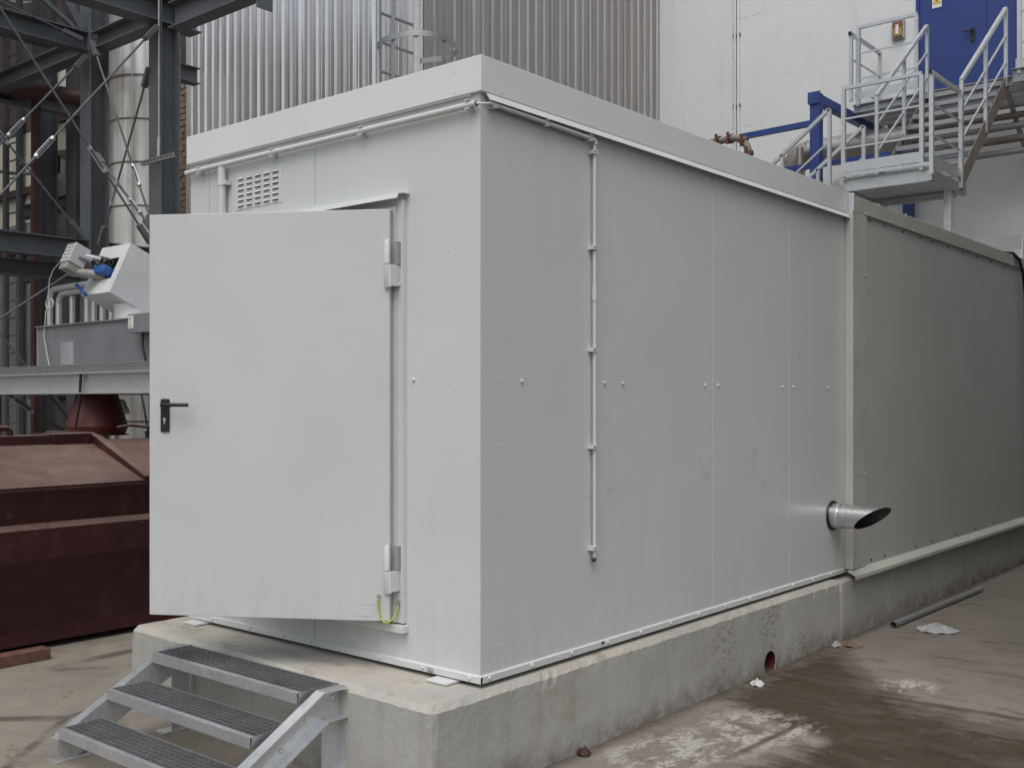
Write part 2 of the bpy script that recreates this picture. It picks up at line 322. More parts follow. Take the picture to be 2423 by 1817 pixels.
# ------------------------------------------------------------------ mesh helpers
class B:
    """collects geometry in world coordinates"""
    def __init__(s): s.v = []; s.f = []
    def add(s, vs, fs):
        k = len(s.v); s.v += [tuple(p) for p in vs]; s.f += [tuple(i+k for i in f) for f in fs]; return s
    def box(s, x0, x1, y0, y1, z0, z1):
        vs = [(x, y, z) for z in (z0, z1) for y in (y0, y1) for x in (x0, x1)]
        return s.add(vs, [(0, 2, 3, 1), (4, 5, 7, 6), (0, 1, 5, 4), (2, 6, 7, 3), (0, 4, 6, 2), (1, 3, 7, 5)])
    def ext(s, prof, p, q, up=(0, 0, 1), closed=True, caps=True):
        """sweep a closed (side, up) profile from p to q"""
        p, q = Vector(p), Vector(q); a = (q-p).normalized(); u = Vector(up)
        if abs(a.dot(u)) > .99: u = Vector((0, 1, 0))
        sd = a.cross(u).normalized(); u = sd.cross(a)
        n = len(prof); vs = [p+sd*x+u*y for x, y in prof]+[q+sd*x+u*y for x, y in prof]
        fs = [(i, (i+1) % n, n+(i+1) % n, n+i) for i in range(n)]
        if caps: fs += [tuple(range(n))[::-1], tuple(range(n, 2*n))]
        return s.add(vs, fs)
    def bar(s, p, q, w, h, up=(0, 0, 1)):
        return s.ext([(-w/2, -h/2), (w/2, -h/2), (w/2, h/2), (-w/2, h/2)], p, q, up)
    def ibeam(s, p, q, b, h, tf, tw, up=(0, 0, 1)):
        B2, H, t = b/2, h/2, tw/2
        return s.ext([(-B2, -H), (B2, -H), (B2, -H+tf), (t, -H+tf), (t, H-tf), (B2, H-tf), (B2, H), (-B2, H), (-B2, H-tf), (-t, H-tf), (-t, -H+tf), (-B2, -H+tf)], p, q, up)
    def chan(s, p, q, b, h, t, up=(0, 0, 1), sgn=1):
        pr = [(0, -h/2), (b, -h/2), (b, -h/2+t), (t, -h/2+t), (t, h/2-t), (b, h/2-t), (b, h/2), (0, h/2)]
        return s.ext([(sgn*x, y) for x, y in pr] if sgn > 0 else [(-x, y) for x, y in pr][::-1], p, q, up)
    def tube(s, pts, r, n=10, caps=True):
        pts = [Vector(p) for p in pts]; rings = []; prev = None
        for i, p in enumerate(pts):
            a = (pts[min(i+1, len(pts)-1)]-pts[max(i-1, 0)]).normalized()
            if prev is None:
                u = Vector((0, 0, 1)) if abs(a.z) < .9 else Vector((1, 0, 0))
                u = (u-a*u.dot(a)).normalized()
            else: u = (prev-a*prev.dot(a)).normalized()
            prev = u; w_ = a.cross(u); rr = r[i] if isinstance(r, (list, tuple)) else r
            rings.append([p+(u*math.cos(2*math.pi*k/n)+w_*math.sin(2*math.pi*k/n))*rr for k in range(n)])
        vs = [q for g in rings for q in g]; fs = []
        for i in range(len(rings)-1):
            for k in range(n): fs.append((i*n+k, i*n+(k+1) % n, (i+1)*n+(k+1) % n, (i+1)*n+k))
        if caps: fs += [tuple(range(n))[::-1], tuple((len(rings)-1)*n+k for k in range(n))]
        return s.add(vs, fs)
    def prism(s, poly, axis, a0, a1):
        """poly in the two remaining axes (ordered x,y,z without axis)"""
        def P(c, a):
            c = list(c); c.insert({'x': 0, 'y': 1, 'z': 2}[axis], a); return c
        n = len(poly); vs = [P(c, a0) for c in poly]+[P(c, a1) for c in poly]
        return s.add(vs, [(i, (i+1) % n, n+(i+1) % n, n+i) for i in range(n)]+[tuple(range(n))[::-1], tuple(range(n, 2*n))])
    def plate(s, path, p_in, p_out, axis='x', t=.006):
        """thin flange following a 2d path (in y,z), from p_in to p_out along x"""
        n = len(path)
        for i in range(n-1):
            (a, b), (c, d) = path[i], path[i+1]; L = math.hypot(c-a, d-b); nx, nz_ = -(d-b)/L*t, (c-a)/L*t
            s.prism([(a, b), (c, d), (c+nx, d+nz_), (a+nx, b+nz_)], axis, p_in, p_out)
        return s
    def xf(s, m):
        s.v = [tuple(m @ Vector(p)) for p in s.v]; return s

def mesh_of(b, name, mat, smooth=None):
    me = bpy.data.meshes.new(name); me.from_pydata(b.v, [], b.f); me.materials.append(mat)
    bm = bmesh.new(); bm.from_mesh(me); bmesh.ops.recalc_face_normals(bm, faces=bm.faces); bm.to_mesh(me); bm.free()
    if smooth is not None:
        me.polygons.foreach_set('use_smooth', [True]*len(me.polygons)); me.set_sharp_from_angle(angle=R(smooth))
    return me
def origin(p):
    while p.parent: p = p.parent
    return p.location
def tagit(o, label=None, cat=None, group=None, kind=None):
    for k, v in (('label', label), ('category', cat), ('group', group), ('kind', kind)):
        if v: o[k] = v
    return o
def thing(name, label, cat, loc=(0, 0, 0), group=None):
    o = bpy.data.objects.new(name, None); o.location = loc; o.empty_display_size = .1; COL.objects.link(o)
    return tagit(o, label, cat, group)
def part(b, name, mat, par, smooth=None, bev=0, label=None, kind=None):
    L = origin(par); b.v = [(p[0]-L[0], p[1]-L[1], p[2]-L[2]) for p in b.v]
    o = bpy.data.objects.new(name, mesh_of(b, name, mat, smooth)); COL.objects.link(o); o.parent = par
    if bev: addbev(o, bev)
    return tagit(o, label, kind=kind)
def addbev(o, wd, seg=2):
    m = o.modifiers.new('bevel', 'BEVEL'); m.width = wd; m.segments = seg; m.limit_method = 'ANGLE'; m.angle_limit = R(35)
def solo(b, name, mat, label=None, cat=None, kind=None, group=None, smooth=None, bev=0):
    c = Vector((sum(p[0] for p in b.v)/len(b.v), sum(p[1] for p in b.v)/len(b.v), min(p[2] for p in b.v)))
    b.v = [(p[0]-c.x, p[1]-c.y, p[2]-c.z) for p in b.v]
    o = bpy.data.objects.new(name, mesh_of(b, name, mat, smooth)); o.location = c; COL.objects.link(o)
    if bev: addbev(o, bev)
    return tagit(o, label, cat, group, kind)
def inst(me, name, par, loc, rz=0, rot=None, scale=None):
    o = bpy.data.objects.new(name, me); COL.objects.link(o); o.parent = par; L = origin(par)
    o.location = (loc[0]-L[0], loc[1]-L[1], loc[2]-L[2]); o.rotation_euler = rot or (0, 0, rz)
    if scale: o.scale = scale
    return o
def arc(c, r, a0, a1, n, fu, fv):
    c = Vector(c); fu, fv = Vector(fu), Vector(fv)
    return [c+fu*r*math.cos(R(a0+(a1-a0)*i/n))+fv*r*math.sin(R(a0+(a1-a0)*i/n)) for i in range(n+1)]
# shared little meshes (own origin, axis = -Y, i.e. sticking out of a front face)
def stud(r, h, dome=True, n=8):
    b = B(); ring = lambda rr, y: [(rr*math.cos(2*math.pi*k/n), y, rr*math.sin(2*math.pi*k/n)) for k in range(n)]
    vs = ring(r, 0)+ring(r, -h*.55)+ring(r*.55, -h); fs = []
    for i in (0, 1):
        for k in range(n): fs.append((i*n+k, i*n+(k+1) % n, (i+1)*n+(k+1) % n, (i+1)*n+k))
    fs.append(tuple(2*n+k for k in range(n))); b.add(vs, fs); return b
ME_BOLT = mesh_of(B().add(*(lambda b: (b.v, b.f))(stud(.010, .009, n=6))), 'bolt', M['trimp'])
ME_RIVET = mesh_of(stud(.0046, .003), 'rivet', M['trimp'])
ME_CAP = mesh_of(stud(.0095, .010), 'fixing', M['trimp'])
ME_SCREW = mesh_of(stud(.008, .010), 'screw', M['zinc'])
FRONT, SIDE = 0, R(90)          # rotation about z: faces -Y / faces +X

# ================================================================== THE SETTING
g_ = B(); g_.add([(-60, -40, 0), (60, -40, 0), (60, 60, 0), (-60, 60, 0)], [(0, 1, 2, 3)])
solo(g_, 'ground', M['ground'], kind='structure')

# ---- white building at the end of the alley
wb = thing('white_building', 'tall white painted block building behind the galvanised stairs', 'building', (-2, 14.15, 0))
X0, X1 = -14, 12
wl = B().box(X0, -2.9, 14, 14.4, 0, 14).box(-1.30, X1, 14, 14.4, 0, 14).box(-2.9, -1.30, 14, 14.4, 0, 6.4).box(-2.9, -1.30, 14, 14.4, 8.72, 14)
part(wl, 'wall', M['white'], wb)
dr = part(B().box(-2.9, -1.806, 14.03, 14.08, 6.42, 8.7), 'door_leaf', M['bluedoor'], wb, bev=.004, label='wide leaf of the blue double door')
part(B().box(-2.04, -1.98, 14.012, 14.029, 7.5, 7.72).bar((-2.01, 13.97, 7.66), (-2.16, 13.97, 7.68), .02, .02).bar((-2.01, 13.96, 7.66), (-2.01, 14.02, 7.66), .02, .02), 'handle', M['black'], dr)
part(B().box(-1.80, -1.30, 14.03, 14.08, 6.42, 8.7), 'door_leaf', M['bluedoor'], wb, bev=.004, label='narrow leaf of the blue double door')
part(B().box(-2.9, -2.85, 13.99, 14.029, 6.42, 8.72).box(-1.35, -1.30, 13.99, 14.029, 6.42, 8.72).box(-2.85, -1.35, 13.99, 14.029, 8.66, 8.72), 'door_frame', M['bluedoor'], wb)
# warning sign on the door
sg = thing('warning_sign', 'white warning sign with a yellow symbol on the blue door', 'sign', (-2.57, 14.025, 8.17))
part(B().box(-2.645, -2.495, 14.02, 14.0295, 8.17, 8.46), 'plate', M['signw'], sg)
part(B().prism([(-2.64, 8.235), (-2.50, 8.235), (-2.57, 8.36)], 'y', 14.016, 14.0195), 'symbol', M['yellow'], sg)
part(B().prism([(-2.567, 8.335), (-2.585, 8.285), (-2.572, 8.285), (-2.58, 8.25), (-2.555, 8.298), (-2.568, 8.298)], 'y', 14.013, 14.0159), 'bolt_mark', M['black'], sg)
# wall lamp
lm = thing('wall_lamp', 'amber bulkhead lamp with grey frame on the white wall', 'lamp', (-3.17, 13.95, 7.77))
part(B().box(-3.28, -3.07, 13.94, 14, 7.77, 8.09), 'housing', M['galvd'], lm, bev=.015)
part(B().box(-3.25, -3.10, 13.905, 13.939, 7.80, 7.96), 'lens', M['amber'], lm, bev=.015)
part(B().box(-3.25, -3.10, 13.91, 13.939, 7.965, 8.06), 'upper_lens', M['redlens'], lm, bev=.012)
part(B().box(-3.20, -3.15, 13.895, 13.904, 7.84, 8.0), 'bulb_guard', M['signw'], lm)
# pair of thin conduits
cn = thing('wall_conduit', 'twin galvanised conduit running up the white wall', 'conduit', (-6.16, 13.96, 0))
for xx in (-6.192, -6.128): part(B().tube([(xx, 13.97, 0), (xx, 13.97, 12)], .022, 8), 'pipe', M['galvb'], cn, 40)
for zz in (4.6, 5.9, 7.2, 8.5): part(B().box(-6.235, -6.085, 13.955, 13.999, zz, zz+.035), 'clamp', M['galvd'], cn)
# unseen neighbour wall added on the right to shade the alley
solo(B().box(2.75, 9, 2.6, 13.99, 0, 9.5), 'wall', M['shadewall'], kind='structure')

# ---- ribbed aluminium building
cb = thing('clad_building', 'building clad in ribbed weathered aluminium sheets behind the container', 'building', (-9, 9, 0))
CX, CY, SW = -7.871, 7.372, .6628
def sheet():
    b = B(); pr = []; p = SW/3; x = 0
    for k in range(3):
        x0 = k*p
        pr += [(x0, 0), (x0+p*.30, 0), (x0+p*.34, -.004), (x0+p*.38, 0), (x0+p*.62, 0), (x0+p*.70, -.036), (x0+p*.92, -.036)]
    pr.append((SW, 0)); n = len(pr)
    b.add([(x, y, 0) for x, y in pr]+[(x, y, 10.6) for x, y in pr], [(i, i+1, n+i+1, n+i) for i in range(n-1)])
    for k in range(0):   # pencil ribs on the pans
        x0 = k*p+p*.25; b.add([(x0-.006, -.0005, 0), (x0, -.006, 0), (x0+.006, -.0005, 0), (x0-.006, -.0005, 10.6), (x0, -.006, 10.6), (x0+.006, -.0005, 10.6)], [(0, 1, 4, 3), (1, 2, 5, 4)])
    return b
ms = mesh_of(sheet(), 'cladding_sheet', M['clad'])
for i in range(9): inst(ms, 'cladding_sheet', cb, (CX-SW*(i+1), CY, 0), FRONT)
ms_ = ms.copy(); ms_.materials[0] = M['cladshade']
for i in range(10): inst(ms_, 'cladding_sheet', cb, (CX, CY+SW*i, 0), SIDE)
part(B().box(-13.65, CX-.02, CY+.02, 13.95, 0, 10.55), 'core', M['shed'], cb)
part(B().box(CX-.10, CX+.045, CY-.047, CY-.04, 0, 10.6).box(CX+.04, CX+.047, CY-.0465, CY+.10, 0, 10.6), 'corner_trim', M['lag'], cb)
part(B().box(-13.75, -13.60, CY-.05, CY-.042, 0, 10.6), 'edge_trim', M['lag'], cb)
ms2 = ME_SCREW
for zz in (6.35, 7.1):
    for dx in (.30, .71): inst(ME_SCREW, 'screw', cb, (CX+.036, CY+dx, zz), SIDE)

# ================================================================== PLINTHS
def plinth(poly, top, ch, name, label, loc, hole=None):
    """concrete block with worn chamfer; poly = outer outline, counter clockwise"""
    n = len(poly); rnd = random.Random(len(name)+int(loc[1]*10))
    cx = sum(p[0] for p in poly)/n; cy = sum(p[1] for p in poly)/n
    V2 = [Vector(p) for p in poly]
    def inset(i, off):
        a, b, c = V2[i-1], V2[i], V2[(i+1) % n]
        d1, d2 = (b-a).normalized(), (c-b).normalized()
        n1, n2 = Vector((-d1.y, d1.x)), Vector((-d2.y, d2.x))
        return b+(n1+n2)*(off/(1+n1.dot(n2)))
    bm = bmesh.new(); rings = [[], [], [], [], []]
    for i in range(n):     # the arris wanders and is chipped
        a, b = V2[i], V2[(i+1) % n]; k_ = max(2, int((b-a).length/.035)); d = (b-a).normalized(); dn = Vector((-d.y, d.x))
        for j_ in range(k_):
            f = j_/k_; corner = j_ == 0; r_ = lambda w_: (rnd.random()-.5)*w_
            chip = rnd.random()*.008 if rnd.random() < .06 else 0.
            e = .010 if corner else 0
            for k, (off, zz, jt) in enumerate(((0, 0, 0), (e*.6, top-.085+r_(.01), 0), (e, top-ch-chip+r_(.006), chip+r_(.003)), (ch*1.05, top+r_(.002)-.001, r_(.006)+chip*.5), (ch*1.05+.06, top, 0))):
                q = inset(i, off).lerp(inset((i+1) % n, off), f)+dn*jt
                rings[k].append(bm.verts.new((q.x, q.y, zz)))
    m = len(rings[0])
    for k in range(4):
        for i in range(m): bm.faces.new((rings[k][i], rings[k][(i+1) % m], rings[k+1][(i+1) % m], rings[k+1][i]))
    for rg, zz in ((rings[4], top), (rings[0], 0)):
        cv = bm.verts.new((cx, cy, zz))
        for i in range(m): bm.faces.new((rg[i], rg[(i+1) % m], cv))
    bmesh.ops.recalc_face_normals(bm, faces=bm.faces)
    me = bpy.data.meshes.new('block'); bm.to_mesh(me); bm.free(); me.materials.append(M['plinth'])
    t = thing(name, label, 'plinth', loc, 'concrete plinths under the containers')
    o = bpy.data.objects.new('block', me); COL.objects.link(o)
    if hole:
        hy, hz, hr = hole
        cut = bpy.data.objects.new('cutter', mesh_of(B().tube([(-.35, hy, hz), (.4, hy, hz)], hr, 28), 'cutter', M['plinth'])); COL.objects.link(cut)
        mod = o.modifiers.new('b', 'BOOLEAN'); mod.object = cut; mod.operation = 'DIFFERENCE'; mod.solver = 'EXACT'
        dg = bpy.context.evaluated_depsgraph_get(); me2 = bpy.data.meshes.new_from_object(o.evaluated_get(dg))
        o.modifiers.clear(); o.data = me2; bpy.data.objects.remove(cut)
    for v in o.data.vertices: v.co -= Vector(loc)
    o.parent = t
    return t
pf = plinth([(.06, -.377), (.06, 3.925), (-2.50, 3.925), (-2.50, -.30)], .455, .030, 'concrete_plinth', 'pale concrete plinth under the light grey container with worn chamfered edge', (-1.2, 1.8, 0), (2.79, .052, .080))
dp = part(B().tube([(.057, 2.79, .052), (-.33, 2.79, .052)], .0795, 28, caps=False).tube([(.057, 2.79, .052), (-.33, 2.79, .052)], .0745, 28, caps=False), 'drain_pipe', M['red'], pf, 40, label='red plastic drain pipe set in the concrete')
part(B().tube([(-.28, 2.79, .052), (-.29, 2.79, .052)], .0742, 28), 'drain_back', M['rust'], pf)
plinth([(.062, 3.935), (.062, 13), (-2.5, 13), (-2.5, 3.935)], .440, .012, 'concrete_plinth', 'dark stained concrete plinth under the rear greenish container', (-1.2, 8, 0))

# ================================================================== FRONT CONTAINER
ct = thing('equipment_container', 'light grey panelled equipment container with an open door on concrete plinth', 'container', (-1.18, 2.1, .456), 'equipment containers in a row')
Wd, Ln, ZB, ZR = -2.343, 4.235, .473, 3.23
def slab(b, x0, x1, z0, z1): return b.box(x0, x1, .0, .045, z0, z1)
DX0, DX1, DZ0, DZ1 = -1.745, -.60, .66, 2.73
# front panels round the doorway
part(slab(B(), -2.340, -2.148, ZB+.002, ZR), 'wall_panel', M['paint'], ct)
b = slab(B(), -2.144, DX0, ZB+.002, ZR); slab(b, DX0, -1.182, ZB+.002, DZ0); slab(b, DX0, -1.182, DZ1, ZR); part(b, 'wall_panel', M['paint'], ct)
b = slab(B(), DX1, -.002, ZB+.002, ZR); slab(b, -1.178, DX1, ZB+.002, DZ0); slab(b, -1.178, DX1, DZ1, ZR); part(b, 'wall_panel', M['paint'], ct)
# side panels
ys = [.0, 1.072, 2.134, 3.194, Ln]
for i in range(4):
    part(B().box(-.045, 0., ys[i]+(.0005 if i == 0 else .0025), ys[i+1]-.0025, ZB+.002, ZR) if i else B().box(-.0449, 0., .0455, ys[1]-.0025, ZB+.002, ZR).box(-.0018, 0., .0, .0454, ZB+.002, ZR), 'wall_panel', M['paint'], ct, bev=.0020 if i else 0)
part(B().box(-2.340, -2.30, .0455, Ln, ZB+.002, ZR), 'left_wall', M['paint'], ct)
# joint strips behind the seams, rear wall, floor, ceiling
part(B().box(-.06, -.0458, .05, Ln, ZB, ZR).box(-2.31, -.061, Ln-.05, Ln-.001, ZB, ZR).box(-2.31, -.061, .05, Ln-.051, .56, .60).box(-2.31, -.061, .05, Ln-.051, 3.0, 3.05).box(-2.315, DX0-.06, .0455, .06, ZB, 3.0).box(DX1+.06, -.06, .0455, .06, ZB, 3.0), 'lining', M['inner'], ct)
part(B().box(-2.33, -.04, .04, Ln-.03, .4592, .4735), 'shade_bearer', M['dark'], ct)  # base block in near black, with the gap's shade put into its colour
# roof slab and fascia
part(B().box(-2.33, -.03, .03, Ln-.02, ZR, 3.335), 'roof', M['trimp'], ct)
P_ = .024
part(B().box(-2.350, P_, -P_, -.001, 3.195, 3.361), 'fascia', M['fascia'], ct, bev=.003)
part(B().box(.001, P_, -.0008, Ln+.02, 3.195, 3.361), 'fascia', M['fascia'], ct, bev=.003)
part(B().box(-2.350, -2.341, -.0008, Ln+.02, 3.195, 3.361), 'fascia', M['trimp'], ct)
part(B().prism([(.004, 3.194), (P_-.002, 3.194), (P_+.022, 3.158), (P_+.016, 3.1565), (P_-.006, 3.188), (.004, 3.188)], 'y', .02, Ln+.0), 'drip_lip', M['trimp'], ct)
part(B().box(-2.33, -.05, -.018, .0, 3.188, 3.1945), 'soffit_strip', M['trimp'], ct)
for p in ((-.14, 3.315), (-.14, 3.215), (-2.29, 3.315)): inst(ME_RIVET, 'rivet', ct, (p[0], -P_, p[1]), FRONT)
for p in ((.12, 3.325), (.12, 3.215)): inst(ME_RIVET, 'rivet', ct, (P_, p[0], p[1]), SIDE)
# base angle rail
part(B().prism([(-.0005, .477), (-.013, .477), (-.013, .507), (-.004, .5135), (-.0005, .5135)], 'x', Wd, .013), 'base_rail', M['trimp'], ct)
part(B().prism([(.0005, .477), (.013, .477), (.013, .507), (.004, .5135), (.0005, .5135)], 'y', -.0129, 4.10), 'base_rail', M['trimp'], ct)
for x in (-2.10, -1.734, -1.433, -1.199, -.97, -.666, -.364, -.057): inst(ME_BOLT, 'bolt', ct, (x, -.012, .495), FRONT)
for y in (.048, .363, .682, .999, 1.319, 1.631, 1.949, 2.277, 2.597, 2.91, 3.232, 3.555, 3.859): inst(ME_BOLT, 'bolt', ct, (.012, y, .496), SIDE)
part(B().tube([(-.304, -.012, .494), (-.304, -.03, .494)], .013, 8).tube([(-.304, -.03, .494), (-.304, -.036, .494)], .006, 8), 'earth_stud', M['zinc'], ct)
part(B().tube([(.012, .949, .502), (.022, .949, .502)], .007, 8), 'earth_stud', M['dark'], ct)
for z in (2.785, 2.481, 2.174, 1.86, 1.55, 1.245, .933, .61): inst(ME_RIVET, 'rivet', ct, (-.2, 0, z), FRONT)
for z in (2.81, 2.487, 2.188, 1.879, 1.57, 1.26, .949, .631): inst(ME_RIVET, 'rivet', ct, (0, .126, z), SIDE)
inst(ME_CAP, 'fixing', ct, (-.435, 0, 1.879), FRONT)
for y in (.296, .987, 1.159, 2.041, 2.206, 3.095, 3.26, 3.85): inst(ME_CAP, 'fixing', ct, (0, y, 1.872), SIDE)
# anchor plates
for x in (-.272, -2.29): 
    part(B().box(x, x+.135, -.085, .02, .4585, .470), 'anchor_plate', M['trimp'], ct, bev=.002)
    inst(ME_RIVET, 'bolt', ct, (x+.06, -.045, .470), rot=(R(-90), 0, 0))
# louvred vent
vp = part(B().box(-1.886, -1.456, -.003, .0, 2.868, 3.075), 'vent_panel', M['trimp'], ct)
lv = B(); wv = .027
lv.add([(-wv, 0, .012), (wv, 0, .012), (wv*.92, -.011, -.004), (-wv*.92, -.011, -.004), (wv, 0, -.004), (-wv, 0, -.004)], [(0, 1, 2, 3), (1, 4, 2), (0, 3, 5)])
lv.add([(-wv, -.0006, -.004), (wv, -.0006, -.004), (wv, -.0006, -.0072), (-wv, -.0006, -.0072)], [(0, 1, 2, 3)])
ml = mesh_of(lv, 'louvre', M['trimp'])
for i in range(5):
    for j in range(6): inst(ml, 'louvre', vp, (-1.832+i*.0795, -.003, 3.043-j*.0303), FRONT)
slots = B()
for i in range(5):
    for j in range(6): slots.box(-1.832+i*.0795-.026, -1.832+i*.0795+.026, -.0042, -.0033, 3.043-j*.0303-.0075, 3.043-j*.0303-.0035)
part(slots, 'slots', M['dark'], vp, kind='stuff')
for p in ((-1.46, 3.07), (-1.461, 2.985), (-1.67, 2.872)): inst(ME_RIVET, 'rivet', ct, (p[0]-.008, -.003, p[1]), FRONT)
# gutter pipe across the front, its down pipe and clips
part(B().tube([(-2.342, -.03, 3.140), (.0, -.03, 3.138)], .0155, 14), 'rain_pipe', M['cond'], ct, 40)
part(B().tube([(.0005, -.03, 3.138), (.002, -.03, 3.138)], .011, 10), 'pipe_mouth', M['dark'], ct)
for x in (-2.2, -1.504, -.779, -.045):
    part(B().prism([(-.0005, 3.115), (-.05, 3.115), (-.05, 3.121), (-.006, 3.121), (-.006, 3.1565), (-.05, 3.1565), (-.05, 3.161), (-.0005, 3.161)], 'x', x-.012, x+.012), 'clip', M['trimp'], ct)
part(B().tube([(-1.975, -.032, 3.122), (-1.975, -.032, .95)], .023, 14), 'down_pipe', M['cond'], ct, 40)
for z in (3.03, 2.2, 1.2): part(B().tube([(-1.975, -.032, z-.012), (-1.975, -.032, z+.012)], .0265, 14).box(-1.955, -1.925, -.045, -.0005, z-.01, z+.012), 'clip', M['trimp'], ct)
# conduit on the long side
part(B().tube([(.03, .03, 3.146), (.03, .45, 3.140), (.03, .84, 3.134)]+arc((.03, .845, 3.112), .022, 90, 0, 4, (0, 1, 0), (0, 0, 1)), .0105, 12), 'conduit_pipe', M['cond'], ct, 50)
part(B().tube([(.022, .867, 3.125), (.022, .867, .945)], .0105, 12), 'conduit_pipe', M['cond'], ct, 50)
part(B().tube([(.022, .867, 2.30), (.022, .867, 2.375)], .0135, 12), 'coupling', M['cond'], ct, 50)
for y, z in ((.06, 3.146), (.45, 3.140), (.81, 3.134)): part(B().prism([(.0005, z-.0165), (.045, z-.0165), (.045, z-.0115), (.006, z-.0115), (.006, z+.0108), (.045, z+.0108), (.045, z+.015), (.0005, z+.015)], 'y', y-.01, y+.01), 'clip', M['trimp'], ct)
for z in (3.07, 2.573, 2.042, 1.537, 1.009): part(B().box(.0005, .037, .838, .883, z-.010, z-.002).box(.0005, .037, .838, .883, z+.003, z+.011).box(.0005, .036, .838, .845, z-.002, z+.003), 'clip', M['trimp'], ct)
part(B().tube([(.0, -.03, 3.139), (.028, -.026, 3.134), (.038, -.005, 3.136), (.032, .028, 3.145)], .006, 8), 'cable', M['cond'], ct, 50)
part(B().tube([(.020, .862, .956), (.026, .858, .945)], .013, 10).tube([(.026, .858, .945), (.029, .857, .9425)], .006, 8), 'sensor', M['black'], ct, 40)
# door surround
part(B().box(-.53, -.486, -.022, -.0004, .69, 2.76).box(-.494, -.486, -.029, -.0221, .69, 2.76).box(-1.79, -1.746, -.012, -.0004, .69, 2.76).box(-1.789, -1.779, -.019, -.0121, .69, 2.76).box(-.590, -.5305, -.028, -.0003, .69, 2.73).box(-.604, -.5905, -.020, .045, .69, 2.73).box(-1.7455, -1.73, -.004, .045, .69, 2.73), 'door_frame', M['trimp'], ct, bev=.0015)
part(B().box(-1.80, -.472, -.045, -.0004, .645, .682), 'door_sill', M['trimp'], ct, bev=.003)
part(B().box(-1.86, -.463, -.004, -.0004, 2.789, 2.818).box(-1.86, -.463, -.050, -.0045, 2.785, 2.789).prism([(-.050, 2.7895), (-.054, 2.7895), (-.066, 2.762), (-.062, 2.761)], 'x', -1.84, -.487), 'drip_rail', M['trimp'], ct)
for x in (-.62, -.9, -1.2, -1.5): inst(ME_RIVET, 'rivet', ct, (x, -.004, 2.805), FRONT)
for z in (2.345, 2.01, 1.66, 1.25, .98): inst(ME_RIVET, 'rivet', ct, (-.512, -.022, z), FRONT)
inst(ME_CAP, 'fixing', ct, (-.512, -.022, 2.345), FRONT)
# open door leaf: local frame s (along leaf from hinge), n (outwards), z
hx, hy = -.531, -.07; dv = Vector((-.8445, -.5355, 0)); nv = Vector((.5355, -.8445, 0))
MD = Matrix(((dv.x, nv.x, 0, hx), (dv.y, nv.y, 0, hy), (0, 0, 1, 0), (0, 0, 0, 1)))
DW = 1.24
leaf = part(B().box(0, DW, -.05, 0, .702, 2.712).xf(MD), 'door', M['door'], ct, bev=.003, label='open light grey door leaf')
part(B().box(.02, DW-.02, -.062, -.0502, .72, 2.69).xf(MD), 'inner_skin', M['trimp'], leaf)
hp = part(B().box(1.131, 1.178, .0003, .010, 1.621, 1.787).xf(MD), 'handle_plate', M['black'], leaf, bev=.006)
part(B().tube([(1.152, .008, 1.756), (1.152, .050, 1.756), (1.148, .056, 1.756), (1.02, .056, 1.757), (1.012, .05, 1.757)], .0095, 10).xf(MD), 'lever', M['black'], leaf, 50)
part(B().tube([(1.154, .010, 1.683), (1.154, .0135, 1.683)], .0085, 12).box(1.151, 1.157, .010, .0135, 1.660, 1.676).xf(MD), 'lock_cylinder', M['zinc'], leaf)
part(B().box(.083, .183, .0002, .0016, .726, .775).xf(MD), 'name_plate', M['door'], leaf, bev=.0006)
part(B().box(.080, .183, .0002, .0012, .780, .801).xf(MD), 'name_plate', M['door'], leaf)
for z0, z1, z2 in ((2.56, 2.442, 2.324), (1.074, .951, .836)):
    hb = part(B().tube([(-.537, -.082, z1+.001), (-.537, -.082, z0-.01), (-.537, -.082, z0)], [.0145, .0145, .008], 14), 'hinge', M['trimp'], ct, 40, label='upper half of a door hinge')
    part(B().tube([(-.537, -.082, z1-.002), (-.537, -.082, z2+.008), (-.537, -.082, z2)], [.0145, .0145, .009], 14).box(-.537, -.508, -.0865, -.0785, z2+.008, z1-.002).box(-.516, -.508, -.0784, -.0225, z2+.012, z1-.002), 'hinge', M['trimp'], ct, 40, bev=0)
    part(B().box(-.528, -.504, -.045, -.0225, z1, z0-.006), 'hinge_plate', M['hingeg'], ct)
ec = part(B().tube([tuple(MD @ Vector((.054, .012, .815))), tuple(MD @ Vector((.055, .014, .782))), (-.572, -.098, .74), (-.562, -.095, .712), (-.548, -.09, .698), (-.534, -.08, .697), (-.522, -.06, .712), (-.514, -.04, .745), (-.513, -.03, .785)], .0045, 8), 'earth_cable', M['earth'], ct, 50, label='green and yellow earth strap between door and frame')
p1 = MD @ Vector((.054, 0, .827)); 
part(B().tube([p1+nv*.0005, p1+nv*.012], .0095, 8).tube([p1+nv*.006+Vector((0, 0, -.01)), p1+nv*.012+Vector((0, 0, -.035))], .005, 8), 'cable_lug', M['zinc'], ec)
part(B().tube([(-.513, -.0225, .795), (-.513, -.036, .795)], .0095, 8).tube([(-.513, -.03, .79), (-.513, -.032, .76)], .005, 8), 'cable_lug', M['zinc'], ec)
